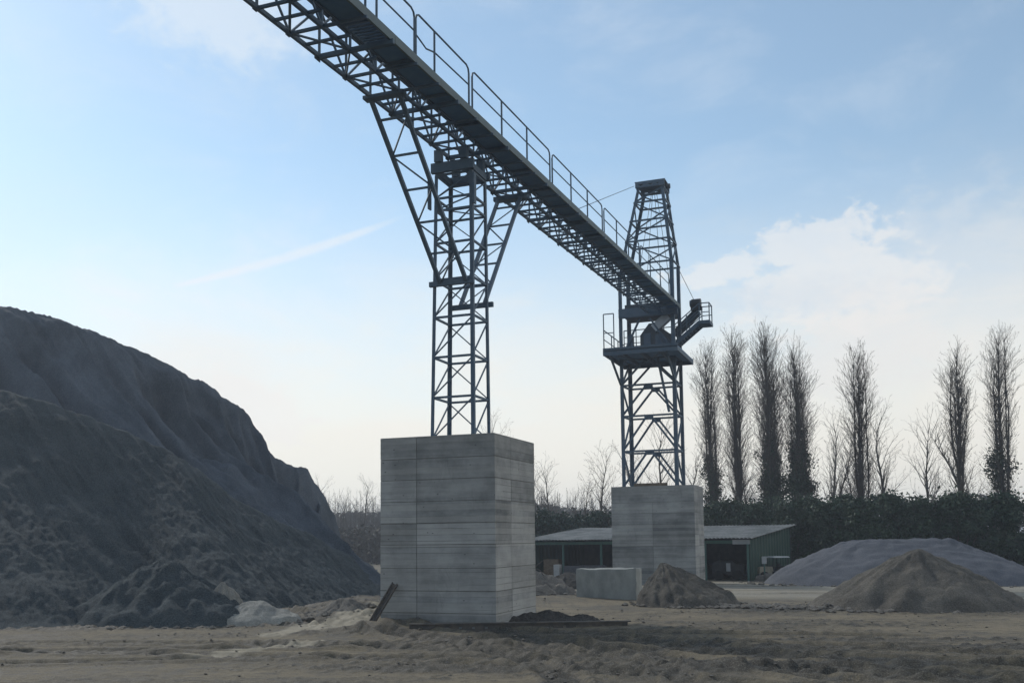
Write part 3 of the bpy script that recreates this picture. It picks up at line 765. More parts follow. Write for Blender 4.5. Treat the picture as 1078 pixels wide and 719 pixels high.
# ------------------------------------------------------------------ loose objects
# big cast block and its neighbour
def cast_block(x0, x1, y0, y1, zb, zt, label, seed):
    rr = random.Random(seed); nx, ny, nz = 26, 8, 10; mb = MB(); idx = {}
    def vert(i, j, k):
        if (i,j,k) in idx: return idx[(i,j,k)]
        x = x0+(x1-x0)*i/nx; y = y0+(y1-y0)*j/ny; z = zb+(zt-zb)*k/nz
        edge = (i in (0,nx))+(j in (0,ny))+(k in (0,nz))
        p = V((x,y,z)); o = .018*fbm(x*3, y*3, z*3+seed, 4)
        c = V(((x0+x1)/2,(y0+y1)/2,(zb+zt)/2)); d = (c-p).normalized()
        p += d*(o+(.022 if edge >= 2 else 0)+(.03*max(0, fbm(x*2.2,y*2.2,z*2.2+seed,3)) if edge >= 2 and k == nz else 0))
        if k == nz: p.z += .05*fbm(x*1.3, y*1.3, 3+seed, 4)
        idx[(i,j,k)] = len(mb.v); mb.v.append(tuple(p)); return idx[(i,j,k)]
    for i in range(nx):
        for k in range(nz):
            mb.f.append((vert(i,0,k),vert(i+1,0,k),vert(i+1,0,k+1),vert(i,0,k+1))); mb.f.append((vert(i,ny,k),vert(i,ny,k+1),vert(i+1,ny,k+1),vert(i+1,ny,k)))
        for j in range(ny):
            mb.f.append((vert(i,j,nz),vert(i+1,j,nz),vert(i+1,j+1,nz),vert(i,j+1,nz))); mb.f.append((vert(i,j,0),vert(i,j+1,0),vert(i+1,j+1,0),vert(i+1,j,0)))
    for j in range(ny):
        for k in range(nz):
            mb.f.append((vert(0,j,k),vert(0,j,k+1),vert(0,j+1,k+1),vert(0,j+1,k))); mb.f.append((vert(nx,j,k),vert(nx,j+1,k),vert(nx,j+1,k+1),vert(nx,j,k+1)))
    return single(mb, 'concrete_block', M['block'], label, 'concrete block')
cast_block(-11.15, -8.72, 36.6, 37.6, -.25, 1.08, 'large cast concrete block lying on the ground left of the dark pointed heap', 2)
# leaning channel beam at left edge of the near pier
def channel(p, q, w, h, t, up):
    p, q = V(p), V(q); d = (q-p).normalized(); a = d.cross(V(up)).normalized(); b = a.cross(d).normalized()
    mb = MB(); mb.beam(p, q, w, t, b)
    for s in (-1, 1): mb.beam(p+a*s*(w/2-t/2)+b*(h/2+t*.5), q+a*s*(w/2-t/2)+b*(h/2+t*.5), t, h, b)
    return mb
A0 = V((-12.35, 22.45, gz(-12.35,22.45)-.05)); A1 = V((-12.05, 23.17, 1.12))
ln = channel(A0, A1, .16, .08, .02, (0,-1,0))
single(ln, 'leaning_beam', M['rust'], 'short weathered channel beam leaning against the nearer pier', 'steel beam')
# long perforated beam on the ground
lb = MB(); p0, p1 = atZ(431, 661.5, .06), atZ(664, 658, .06)
d = (p1-p0); L = d.length; d.normalize(); nrm = V((d.y,-d.x,0))
lb.beam(p0+V((0,0,.11)), p1+V((0,0,.11)), .14, .03).beam(p0-V((0,0,.09)), p1-V((0,0,.09)), .14, .03)
k = 0; s = 0.
while s < L-.05:
    e = min(L, s+.26); lb.beam(p0+d*s+V((0,0,.01)), p0+d*e+V((0,0,.01)), .02, .19); 
    if e < L-.1: lb.beam(p0+d*e+V((0,0,.06)), p0+d*(e+.07)+V((0,0,.06)), .02, .085).beam(p0+d*e+V((0,0,-.055)), p0+d*(e+.07)+V((0,0,-.055)), .02, .05)
    s = e+.07
single(lb, 'perforated_beam', M['rust'], 'long dark steel beam with a row of holes lying at the foot of the nearer pier', 'steel beam')
# odds and ends in the shed's left bay
c = atZ(595, 608, -.25)
# ------------------------------------------------------------------ open shed
FL, FR = V((-21.6,60.6,-.33)), V((-6.9,57.0,-.33))
ex = (FR-FL).normalized(); ey = V((-ex.y, ex.x, 0)); W = (FR-FL).length; DP = 7.2
shed = thing('open_shed', (FL+FR)/2+ey*(DP/2), 'long low open fronted shed with green side wall behind the farther pier', 'shed')
def S(u, v, z): return FL+ex*u+ey*v+V((0,0,z))
def sbox(mb, u0, u1, v0, v1, z0, z1):
    vs = [S(u,v,z) for z in (z0,z1) for u, v in ((u0,v0),(u1,v0),(u1,v1),(u0,v1))]
    return mb.add(vs, [(0,3,2,1),(4,5,6,7),(0,1,5,4),(1,2,6,5),(2,3,7,6),(3,0,4,7)])
EZ, BZ = 2.50, 3.2
# corrugated roof with real waves
mb = MB(); nu = 330; ov = .45
rows = [(-ov, EZ+.02-.04), (DP+.25, BZ+.08)]
for i in range(nu+1):
    u = -.35+(W+.7)*i/nu
    wv = .028*math.sin(2*math.pi*i/5.)
    for v, z in rows:
        zz = z+wv+.03*fbm(u*.4, v*.2, 2., 2); mb.v += [tuple(S(u,v,zz)), tuple(S(u,v,zz+.025))]
for i in range(nu):
    a = i*4; b = a+4
    mb.f += [(a+1,b+1,b+3,a+3),(a,a+2,b+2,b),(a,b,b+1,a+1),(a+2,a+3,b+3,b+2)]
mb.f += [(0,1,3,2),(nu*4,nu*4+2,nu*4+3,nu*4+1)]
mb.build('roof', M['roof'], shed)
def wall_tri(u):
    mb = MB(); t = .05
    pts = [(0.,0.),(DP,0.),(DP,BZ-.08),(0.,EZ-.16)]
    k = 60
    vs = []; fs = []
    for i in range(k+1):
        v = DP*i/k; w = .02*(1 if i % 4 < 2 else -1)
        zt = EZ-.14+(BZ-.08-EZ+.14)*i/k
        for du in (w, w+.03): vs += [S(u+du,v,-.1), S(u+du,v,zt)]
    for i in range(k):
        a = i*4; b = a+4; fs += [(a,b,b+1,a+1),(a+2,a+3,b+3,b+2),(a+1,b+1,b+3,a+3)]
    return mb.add(vs, fs)
wall_tri(W-.06).build('side_wall', M['green'], shed); wall_tri(0.).build('side_wall', M['green'], shed)
sbox(MB(), 0, W, DP-.05, DP, -.1, BZ-.1).build('back_wall', M['dark'], shed)  # dark wall colour stands in for the shade inside the shed
sbox(MB(), -.1, W+.02, -.06, .06, EZ-.32, EZ-.13).build('eave_beam', M['greenpost'], shed)
sbox(MB(), W-1.0, W+.05, -.1, -.065, EZ-.36, EZ-.10).build('fascia_panel', M['zinc'], shed)
for u in (.08, 2.6, 5.4, 8.2, 10.9, 12.4, W-.12):
    sbox(MB(), u-.06, u+.06, -.055, .055, -.1, EZ-.32).build('post', M['greenpost'], shed)
# things under it
def shed_single(name, mb, mat, label, cat): return single(mb, name, mat, label, cat)
p = atY(593, 604, 58.6)
lw = MB().beam(V((p.x+.1,p.y,-.05+.2)), V((p.x+2.7,p.y+.15,.2)), .5, .75); 
single(lw, 'barrier_block', M['gravel_blue'], 'long grey barrier block standing at the front of the shed', 'barrier')
single(MB().beam(V((p.x-.35,p.y-.05,-.25)), V((p.x-.35,p.y-.05,.62)), .38, .5), 'pale_post', M['pale'], 'short pale concrete post at the left end of the grey barrier block', 'concrete post')
p = atY(583, 604, 60.2)
cb = MB(); 
for k in range(4): cb.box((p.x-.55,p.y-.4,-.3+k*.3),(p.x+.45,p.y-.37,-.3+k*.3+.26)).box((p.x+.42,p.y-.37,-.3+k*.3),(p.x+.45,p.y+.4,-.3+k*.3+.26)).box((p.x-.55,p.y-.37,-.3+k*.3),(p.x-.52,p.y+.4,-.3+k*.3+.26))
cb.box((p.x-.55,p.y-.4,.88),(p.x+.45,p.y+.4,.92)); cb.box((p.x-.5,p.y-.3,-.3),(p.x+.4,p.y+.35,.86))
single(cb, 'wooden_crate', M['crate'], 'brown slatted wooden crate inside the left end of the shed', 'crate')
heap((-13.2, 62.0, -.35), 4.4, 2.4, 2.0, 'dark heap stored inside the shed left of the farther pier', M['soil'], 'material_heap', 'gravel heap', rough=.1, gul=.1, seed=41., peak=(1.2,0))
# dark compressor trailer in the right bay
p = atY(768, 606, 59.3)
cm = thing('compressor_trailer', (p.x,p.y,-.35), 'dark wheeled machine parked in the shadow of the right bay of the shed', 'machine')
hb = MB(); prof = [(-.95,.35),(-.95,.95),(-.7,1.15),(.25,1.15),(.45,1.0),(.95,.95),(.95,.35)]; n = len(prof)
hb.add([(p.x+x,p.y-.55,z-.35) for x,z in prof]+[(p.x+x,p.y+.55,z-.35) for x,z in prof], [tuple(range(n)), tuple(range(2*n-1,n-1,-1))]+[(i,n+i,n+(i+1)%n,(i+1)%n) for i in range(n)])
hb.build('hood', M['dark'], cm)
MB().box((p.x-.1,p.y-.57,.2),(p.x+.15,p.y-.552,.68)).build('side_panel', M['zinc'], cm)
for sx in (-.55,.55):
    MB().tube((p.x+sx,p.y-.7,-.05),(p.x+sx,p.y-.56,-.05),.3,n=16).build('wheel', M['tyre'], cm)
MB().beam((p.x+.95,p.y,.15),(p.x+1.7,p.y,-.1),.08).build('drawbar', M['dark'], cm)
MB().tube((p.x-.6,p.y,.8),(p.x-.6,p.y,1.25),.05).build('exhaust', M['dark'], cm)
# small canopied tractor by the green side wall
B0 = atY(799,606,58.3); B0.z = -.35; KS = .72; a_ = (ey*.9+ex*.44).normalized(); s_ = V((a_.y,-a_.x,0))
tr = thing('canopied_tractor', B0, 'small dusty tractor with flat canopy parked along the green shed wall', 'tractor')
def tb(mb, a0, a1, s0, s1, z0, z1, t0=0, t1=0):
    vs = [B0+(a_*a+s_*s+V((0,0,z)))*KS for a,s,z in ((a0,s0,z0),(a1,s0,z0),(a1,s1,z0),(a0,s1,z0),(a0+t0,s0+.06,z1),(a1-t1,s0+.06,z1),(a1-t1,s1-.06,z1),(a0+t0,s1-.06,z1))]
    return mb.add(vs, [(0,3,2,1),(4,5,6,7),(0,1,5,4),(1,2,6,5),(2,3,7,6),(3,0,4,7)])
tb(MB(), -.2, 1.35, -.3, .3, .6, 1.15, .12, .05).build('bonnet', M['yellow'], tr)
tb(MB(), 1.2, 2.5, -.5, .5, .45, .75).build('chassis', M['dark'], tr)
st_ = tb(MB(), 1.75, 2.2, -.25, .25, .75, .95); tb(st_, 2.15, 2.3, -.25, .25, .9, 1.35); st_.build('seat', M['dark'], tr)
tb(MB(), .95, 2.75, -.75, .75, 1.86, 1.96, .08, .08).build('canopy', M['pale'], tr)
TP = lambda a, q, z: B0+(a_*a+s_*q+V((0,0,z)))*KS
for a, q in ((1.1,-.6),(1.1,.6),(2.6,-.6),(2.6,.6)): MB().beam(TP(a,q,.6), TP(a,q,1.87), .05).build('canopy_post', M['dark'], tr)
for a, q, r in ((.15,-.5,.38),(.15,.5,.38),(2.1,-.7,.58),(2.1,.7,.58)):
    w = MB().tube(TP(a,q-.13,r), TP(a,q+.13,r), r*KS, n=20).build('wheel', M['tyre'], tr)
    MB().tube(TP(a,q-.15,r), TP(a,q+.15,r), r*.55*KS, n=16).build('rim', M['yellow'], w)
MB().path([TP(1.35,0,1.1), TP(1.62,0,1.3)], .025).build('steering_column', M['dark'], tr)
q = S(W+.55, .75, 0)
eb = thing('meter_post', q, 'thin post with a small pale box in front of the green shed wall', 'meter post')
MB().tube(q, q+V((0,0,1.0)), .04, n=8).build('post', M['greenpost'], eb); MB().box((q.x-.13,q.y-.08,q.z+1.0),(q.x+.13,q.y+.08,q.z+1.42)).build('box', M['pale'], eb)
for k, (u, v, r) in enumerate(((W+.55,.1,.28),(W+.95,.3,.36),(W+1.4,.25,.3))):
    rk = MB(); c0 = S(u,v,.12); 
    random.seed(k+50); rr = random.Random(k+50); 
    N = 14
    for j in range(N+1):
        ph = math.pi*j/N
        for i in range(18):
            t = 2*math.pi*i/18; d = V((math.sin(ph)*math.cos(t), math.sin(ph)*math.sin(t), math.cos(ph)))
            rk.v.append(tuple(c0+d*r*(1+.3*fbm(d.x*1.7+k*5, d.y*1.7, d.z*1.7, 3))))
    rk.f = [(j*18+i, j*18+(i+1)%18, (j+1)*18+(i+1)%18, (j+1)*18+i) for j in range(N) for i in range(18)]
    single(rk, 'boulder', M['rubble'], ['small boulder closest to the corner post of the green shed wall','largest of the three boulders below the green shed wall','boulder under the front of the canopied tractor'][k], 'boulder', 'boulders by the shed wall', smooth=True)

# ------------------------------------------------------------------ trees
class Twigs:
    def __init__(s): s.seg = []
    def add(s, p, q, r0, r1): s.seg.append((*p, *q, r0, r1))
    def mesh(s, name, mat, parent, sides=3):
        a = np.array(s.seg); P0, P1 = a[:,:3], a[:,3:6]; r0, r1 = a[:,6:7], a[:,7:8]
        d = P1-P0; d /= np.linalg.norm(d, axis=1, keepdims=True)+1e-9
        up = np.where(np.abs(d[:,2:3]) > .9, np.array([[1.,0,0]]), np.array([[0,0,1.]]))
        u = np.cross(d, up); u /= np.linalg.norm(u, axis=1, keepdims=True)+1e-9; w = np.cross(d, u)
        n = len(a); vs = []
        for k in range(sides):
            t = 2*math.pi*k/sides; vs.append(P0+(u*math.cos(t)+w*math.sin(t))*r0)
        for k in range(sides):
            t = 2*math.pi*k/sides; vs.append(P1+(u*math.cos(t)+w*math.sin(t))*r1)
        vv = np.stack(vs, 1).reshape(-1, 3) - np.array(parent['_o'])
        b = np.arange(n)[:,None]*2*sides
        fs = np.concatenate([np.concatenate([b+k, b+(k+1)%sides, b+sides+(k+1)%sides, b+sides+k], 1) for k in range(sides)], 0)
        me = bpy.data.meshes.new(name); me.from_pydata(vv.tolist(), [], fs.tolist()); me.materials.append(mat); me.update(); me.shade_smooth()
        o = bpy.data.objects.new(name, me); COL.objects.link(o); o.parent = parent; return o
def leaves(name, mat, parent, pts, size, rnd, flat=.0):
    n = len(pts); P_ = np.array(pts); rs = np.random.RandomState(rnd)
    a = rs.normal(size=(n,3)); a /= np.linalg.norm(a, axis=1, keepdims=True); b = rs.normal(size=(n,3)); b -= a*(a*b).sum(1, keepdims=True); b /= np.linalg.norm(b, axis=1, keepdims=True)
    s = size*rs.uniform(.6, 1.4, size=(n,1)); a *= s; b *= s*.6
    vs = np.stack([P_-a, P_-b*.9+a*.1, P_+a, P_+b], 1).reshape(-1,3)
    fs = (np.arange(n)[:,None]*4+np.arange(4)).tolist()
    if parent is not None: vs = vs-np.array(parent['_o'])
    me = bpy.data.meshes.new(name); me.from_pydata(vs.tolist(), [], fs); me.materials.append(mat); me.update()
    o = bpy.data.objects.new(name, me); COL.objects.link(o)
    if parent is not None: o.parent = parent
    return o
def grow(tw, p, d, L, r, rnd, lvl, spread, up, seglen=.6, kids=3., maxl=3, rmin=.007):
    n = max(2, int(L/seglen)); pts = [V(p)]; d = V(d).normalized()
    for i in range(n):
        d = (d + V((rnd.gauss(0,.10), rnd.gauss(0,.10), rnd.gauss(0,.06)+up*.12))).normalized()
        q = pts[-1]+d*(L/n); ra = r*(1-i/n*.85); rb = r*(1-(i+1)/n*.85)
        tw.add(pts[-1], q, max(ra,rmin), max(rb,rmin*.85)); pts.append(q)
        if lvl < maxl and i > 0:
            k = int(kids) + (rnd.random() < kids % 1)
            for _ in range(k):
                ax = V((rnd.gauss(0,1), rnd.gauss(0,1), rnd.gauss(0,.5))); ax = (ax-d*ax.dot(d)).normalized()
                nd = (d*math.cos(spread)+ax*math.sin(spread)).normalized()
                grow(tw, q, nd, L*rnd.uniform(.28,.5)*(1-.35*i/n), rb*.55, rnd, lvl+1, spread*rnd.uniform(.8,1.2), up, seglen*.7, kids*.75, maxl, rmin)
    return pts
def poplar(bx, by, px_top, H, lean, label, seed, stems=2, ivy=0., w=1.0):
    rnd = random.Random(seed); zb = -.4
    root = thing('poplar_tree', (bx,by,zb), label, 'poplar tree', 'tall bare poplars behind the hedge')
    tk, tw = Twigs(), Twigs(); ivp = []
    def stem(p, d, ln, h, r0, n, lead, store, dens, blen, iv):
        pts = [p]
        for i in range(n):
            d = (ln*lead+V((rnd.gauss(0,.05), rnd.gauss(0,.05), .12))+d).normalized(); q = pts[-1]+d*(h/n)
            store.add(pts[-1], q, r0*(1-i/n)**.9+.013, r0*(1-(i+1)/n)**.9+.010); pts.append(q)
            f = i/n
            if f > .06:
                for _ in range(dens):
                    az = rnd.uniform(0, 2*math.pi); el = R(rnd.uniform(12,36))
                    nd = V((math.cos(az)*math.sin(el), math.sin(az)*math.sin(el), math.cos(el)))
                    L = blen*rnd.uniform(.5,1.15)*(1-.45*sstep(.7,1,f))
                    grow(tw, q, nd, L, max(.014, r0*.22*(1-.6*f)), rnd, 1, R(25), .6, .5, 2.1, 3, .007)
            if iv and f < iv:
                for _ in range(int(9*(1-.6*f/iv)*rnd.uniform(.4,1.3))):
                    sg = .34*(1-.6*f/iv)+.10; cx_, cy_, cz_ = q.x+rnd.gauss(0,sg), q.y+rnd.gauss(0,sg), q.z+rnd.uniform(-.7,.7); cr_ = rnd.uniform(.10,.26)
                    for _k in range(int(480*cr_)): ivp.append((cx_+rnd.gauss(0,cr_), cy_+rnd.gauss(0,cr_), cz_+rnd.gauss(0,cr_*1.6)))
        return pts
    ln = V((lean[0], lean[1], 1)).normalized()
    main = stem(V((bx,by,zb)), ln, ln, H*.95, H*.014, 24, 1.2, tk, 9, H*.13*w, ivy)
    nl = 2+stems
    for k in range(nl):
        i0 = int(24*rnd.uniform(.06,.5)); p = main[i0]; az = 2*math.pi*(k+rnd.random()*.6)/nl; el = R(rnd.uniform(8,17))
        d = V((math.cos(az)*math.sin(el), math.sin(az)*math.sin(el), math.cos(el)))
        top = H*rnd.uniform(.74,1.0); stem(p, d, ln, max(3., top-(p.z-zb)), H*.0062, 15, .34, tw, 6, H*.10*w, ivy*.5 if k % 2 and ivy > .3 else 0)
    tk.mesh('trunk', M['bark'], root, 6); tw.mesh('crown', M['twig'], root, 3)
    if ivp: leaves('ivy', M['ivy'], root, ivp, .095, seed)
    return len(tw.seg)
def pos(px, Y): return atY(px, 560, Y).x
tot = 0
def H_at(px, py, Y): return atY(px, py, Y).z+.4
# base column (photo px), top px, distance
for i, (bpx, tpx, ty, Y, stems, ivy, lab) in enumerate((
    (754,742,360,80,2,.42,'leftmost tall bare poplar with ivy, nearest the far tower'),
    (782,771,350,82,2,.18,'second tall bare poplar from the far tower, thin ivy on the trunk'),
    (814,805,346,80,4,.50,'tallest broad bare poplar with ivy in the middle of the row'),
    (846,832,362,79,3,.62,'dense ivy wrapped poplar leaning left at the right end of the row'),
    (908,905,366,76,2,.25,'bare poplar standing apart at the right of the hedge'),
    (1012,1007,360,80,2,.2,'bare poplar second from the right end of the hedge'),
    (1058,1052,345,82,2,.4,'bare poplar at the far right end of the hedge'))):
    x0 = pos(bpx, Y); h = H_at(tpx, ty, Y); x1 = atY(tpx, ty, Y).x
    tot += poplar(x0, Y, tpx, h*.97, ((x1-x0)/h, 0), lab, 100+i*7, stems, ivy, (1.05,1.1,1.25,1.2,1.15,1.,1.)[i])
def bare(bx, by, H, label, seed, spread=.5, mat='twig', kids=1.9, group='bare winter trees', zb=-.4, up=.25, r=.014, name='bare_tree'):
    rnd = random.Random(seed); root = thing(name, (bx,by,zb), label, 'bare tree', group); tk, tw = Twigs(), Twigs()
    n = 16; p = V((bx,by,zb)); d = V((rnd.uniform(-.1,.1), 0, 1)).normalized(); r0 = H*r
    for i in range(n):
        d = (d+V((rnd.gauss(0,.09), rnd.gauss(0,.09), .12))).normalized(); q = p+d*(H*.9/n)
        tk.add(p, q, r0*(1-i/n)**.8+.012, r0*(1-(i+1)/n)**.8+.01); p = q; f = i/n
        if f > .22:
            for _ in range(3):
                az = rnd.uniform(0, 2*math.pi); el = spread*rnd.uniform(.8,1.5); nd = V((math.cos(az)*math.sin(el), math.sin(az)*math.sin(el), math.cos(el)))
                grow(tw, q, nd, H*.34*rnd.uniform(.6,1.1)*(1-.55*f), r0*.4*(1-.7*f), rnd, 1, .6, up, H*.045, kids, 3)
    tk.mesh('trunk', M['bark'], root, 6); tw.mesh('crown', M[mat], root, 3); return len(tw.seg)
for i, (px, ty, Y, sp, mt, lab) in enumerate((
    (640,470,72,.55,'twig','broad bare tree rising behind the left side of the farther pier'),
    (612,505,74,.5,'twig','small bare tree between the two piers, left of the broad bare tree'),
    (580,486,84,.5,'twig_far','bare tree just right of the nearer pier with an open crown'),
    (566,478,92,.45,'twig_far','thin bare tree half hidden by the right edge of the nearer pier'),
    (519,440,80,.5,'twig','bare tree whose tip shows above the top of the nearer pier'),
    (676,470,86,.5,'twig_far','bare tree seen through the legs of the far tower, left'),
    (700,440,90,.5,'twig_far','bare tree seen through the legs of the far tower, right'),
    (727,470,88,.5,'twig_far','bare tree just left of the first poplar'),
    (795,480,88,.4,'twig_far','thin bare tree between second and third poplars'),
    (868,440,92,.3,'twig_far','slim pale bare tree in the gap right of the poplar row'),
    (884,455,86,.4,'twig_far','bare tree left of the poplar standing apart'),
    (895,470,84,.45,'twig_far','leaning bare tree close beside the poplar standing apart'),
    (930,430,88,.4,'twig_far','bare tree just right of the poplar standing apart'),
    (980,440,90,.4,'twig_far','bare tree left of the two poplars at the right end'),
    (1030,430,90,.4,'twig_far','bare tree between the two poplars at the right end'),
    (372,502,100,.42,'twig_far','hazy bare tree with a straight trunk left of the nearer pier'),
    (394,508,104,.5,'twig_far','hazy bare tree touching the left edge of the nearer pier'),
    (357,518,110,.45,'twig_far','hazy low bare tree beside the end of the tall pile'),
    (338,503,112,.5,'twig_far','hazy bare tree tip showing over the skyline of the tall pile'))):
    bare(pos(px, Y), Y, H_at(px, ty, Y), lab, 300+i*3, sp, mt)
# evergreen shrubs of the hedge
def shrub(px, ty, Y, wpx, mat, lab, seed, name='evergreen_shrub', cat='shrub', group='evergreens behind the shed', n=5200, pointed=False, size=.16):
    rnd = random.Random(seed); x = pos(px, Y); top = H_at(px, ty, Y); w = wpx/FPX*Y*1.05/2; zb = -.5
    root = thing(name, (x,Y,zb), lab, cat, group); pts = []; cl = []
    for k in range(60):
        f = rnd.random()**.8; a = rnd.uniform(0, 2*math.pi); rr_ = math.sqrt(rnd.random())
        prof = (1-f)**.7*1.05 if pointed else math.sqrt(max(0, 1-(max(0, f-.35)/.65)**2))
        cl.append((x+math.cos(a)*rr_*w*prof, Y+math.sin(a)*rr_*min(w,2.2)*prof, zb+.2+f*(top-.35), rnd.uniform(.25,.6)))
    for k in range(n):
        c = rnd.choice(cl); pts.append((c[0]+rnd.gauss(0,c[3]*.8), c[1]+rnd.gauss(0,c[3]*.7), max(zb, c[2]+rnd.gauss(0,c[3]*.55))))
    leaves('foliage', M[mat], root, pts, size, seed)
    st = Twigs()
    for k in range(6): st.add((x+rnd.gauss(0,.2),Y+rnd.gauss(0,.2),zb), (x+rnd.gauss(0,w*.5),Y+rnd.gauss(0,.6),zb+top*.7), .05, .02)
    st.mesh('stem', M['bark'], root, 5)
for i, (px, ty, Y, w, lab) in enumerate((
    (572,538,70,32,'dark green conifer just right of the nearer pier'),
    (592,541,72,26,'low dark conifer between the two piers, second from the nearer pier'),
    (610,543,70,28,'dark conifer in the middle of the row between the piers'),
    (630,538,72,30,'dark conifer touching the left edge of the farther pier'))):
    shrub(px, ty, Y, w, 'conifer', lab, 500+i, 'conifer_shrub', 'conifer', 'dark conifers between the piers', 8000, False, .11)
hl = ['evergreen shrub immediately right of the farther pier','evergreen shrub below the first poplar','evergreen shrub above the shed roof, below the second poplar','evergreen shrub below the tallest poplar','evergreen shrub behind the upper right corner of the shed roof','evergreen shrub below the ivy wrapped poplar','evergreen shrub over the smooth blue grey heap','evergreen shrub left of the poplar standing apart','evergreen shrub below the poplar standing apart','evergreen shrub right of the poplar standing apart','evergreen shrub third from the right end','evergreen shrub second from the right end','evergreen shrub at the right end of the hedge']
for i, (px, ty, Y, w) in enumerate(((748,534,71,40),(768,528,72,38),(790,531,71,40),(812,526,73,38),(832,531,68,40),(852,524,70,42),(872,529,67,40),(890,523,69,40),(908,526,66,40),(935,522,68,48),(970,524,68,50),(1010,520,69,56),(1055,522,70,60))):
    shrub(px, ty, Y, w, 'hedge', hl[i], 540+i, n=12000, size=.115)
# continuous thicket base under the hedge and the far wood: nobody could count them
def thicket(name, x0, x1, y, depth, hfun, mat, n, size, lab, cat, seed):
    rs = random.Random(seed); pts = []
    for k in range(n):
        x = rs.uniform(x0, x1); h = hfun(x); pts.append((x, y+rs.uniform(0, depth), -.6+h*(1-rs.random()**1.6)+rs.gauss(0,.1)))
    o = leaves(name, M[mat], None, pts, size, seed); tag(o, lab, cat, kind='stuff')
thicket('thicket', pos(735,74), pos(1130,74), 70, 6, lambda x: 2.6+1.0*fbm(x*.2,0,0,3), 'hedge', 45000, .14, 'dark thicket filling the hedge behind the shed', 'thicket', 3)
thicket('scrub', pos(300,120), pos(640,120), 96, 26, lambda x: 4.2+1.8*fbm(x*.12,3,0,3), 'scrub', 26000, .26, 'hazy leafless scrub in front of the far wood at left', 'scrub', 5)
thicket('far_wood', -330, 170, 175, 45, lambda x: 8+3.*fbm(x*.05,7,0,4), 'scrub', 60000, .55, 'low far wood along the horizon', 'wood', 8)
# thin upright winter stems in the far wood
tw = Twigs(); rs = random.Random(77)
for k in range(2600):
    x = rs.uniform(pos(250,130), pos(660,130)); y = rs.uniform(98,140); h = rs.uniform(3.5,9.)
    p = V((x,y,-.5)); q = p+V((rs.gauss(0,.3),rs.gauss(0,.3),h)); tw.add(p, q, .05, .012)
    for j in range(5):
        s = p.lerp(q, rs.uniform(.35,.95)); tw.add(s, s+V((rs.gauss(0,.5),rs.gauss(0,.5),rs.uniform(.5,1.6))), .022, .008)
o = tw.mesh('x', M['twig_far'], None) if False else None
def twmesh(tw, name, mat):
    class D(dict): pass
    r_ = bpy.data.objects.new('tmp', None); COL.objects.link(r_); r_['_o'] = (0.,0.,0.)
    o = tw.mesh(name, mat, r_); o.parent = None; bpy.data.objects.remove(r_); return o
tag(twmesh(tw, 'sapling_wood', M['twig_far']), 'hazy stand of thin leafless saplings left of and behind the nearer pier', 'wood', kind='stuff')

# ------------------------------------------------------------------ air
HZ = 0.0009
if HZ:
    mb = MB().box((-3600,-3600,-3.5),(3600,3600,32)); mt = bpy.data.materials.new('haze'); mt.use_nodes = True
    nt = NT(mt); nt.n.remove(nt.n['Principled BSDF']); out = nt.n['Material Output']
    pv = nt.node('ShaderNodeVolumePrincipled', ins={'Color': (.80,.88,1.,1), 'Density': HZ, 'Anisotropy': .35}); nt.l.new(pv.outputs[0], out.inputs['Volume'])
    mb.box  # box is closed
    o = mb.build('haze', mt); o['kind'] = 'stuff'; o['label'] = 'thin pale haze in the air over the yard'; o['category'] = 'haze'

# ------------------------------------------------------------------ sky, sun
SUN_EL, SUN_AZ = 35., -62.      # azimuth from +Y, positive towards +X
w = bpy.data.worlds.new('World'); scene.world = w; w.use_nodes = True
nt = NT(w); bg = nt.n['Background']
sky = nt.node('ShaderNodeTexSky', sky_type='NISHITA', sun_disc=False, sun_elevation=R(SUN_EL), sun_rotation=R(SUN_AZ), altitude=50, air_density=1.0, dust_density=.2, ozone_density=1.2)
dirv = nt.node('ShaderNodeTexCoord').outputs['Generated']
sp = nt.node('ShaderNodeSeparateXYZ', ins={0: dirv}); X, Y, Z = sp.outputs
az = nt.math('MULTIPLY', nt.math('ARCTAN2', X, Y), 180/math.pi)
el = nt.math('MULTIPLY', nt.math('ARCSINE', Z), 180/math.pi)
def azel(px, py):
    r = ray(px, py).normalized(); return math.degrees(math.atan2(r.x, r.y)), math.degrees(math.asin(r.z))
vec = nt.node('ShaderNodeCombineXYZ', ins={0: az, 1: el, 2: 0.}).outputs[0]
def blob(px, py, rx, ry, tilt=0.):
    a, e = azel(px, py); u = nt.math('SUBTRACT', az, a); v = nt.math('SUBTRACT', el, e)
    c, s = math.cos(tilt), math.sin(tilt)
    uu = nt.math('DIVIDE', nt.math('ADD', nt.math('MULTIPLY', u, c), nt.math('MULTIPLY', v, s)), rx)
    vv = nt.math('DIVIDE', nt.math('SUBTRACT', nt.math('MULTIPLY', v, c), nt.math('MULTIPLY', u, s)), ry)
    return nt.math('SQRT', nt.math('ADD', nt.math('MULTIPLY', uu, uu), nt.math('MULTIPLY', vv, vv)))
def cover(b, nz, soft, amp):       # 1 inside, ragged by noise
    return nt.ramp(nt.math('ADD', b, nt.math('MULTIPLY', nt.math('SUBTRACT', nz, .5), amp)), 1.+soft, 1.-soft)
nzc = nt.noise(.5, 10, .6, nt.mapping(vec, (1,1.5,1)), .25)
nzw = nt.noise(.09, 7, .6, nt.mapping(vec, (1,2.2,1)), .4)
nzf = nt.noise(1.1, 8, .6, nt.mapping(vec, (1,1.6,1)), .1)
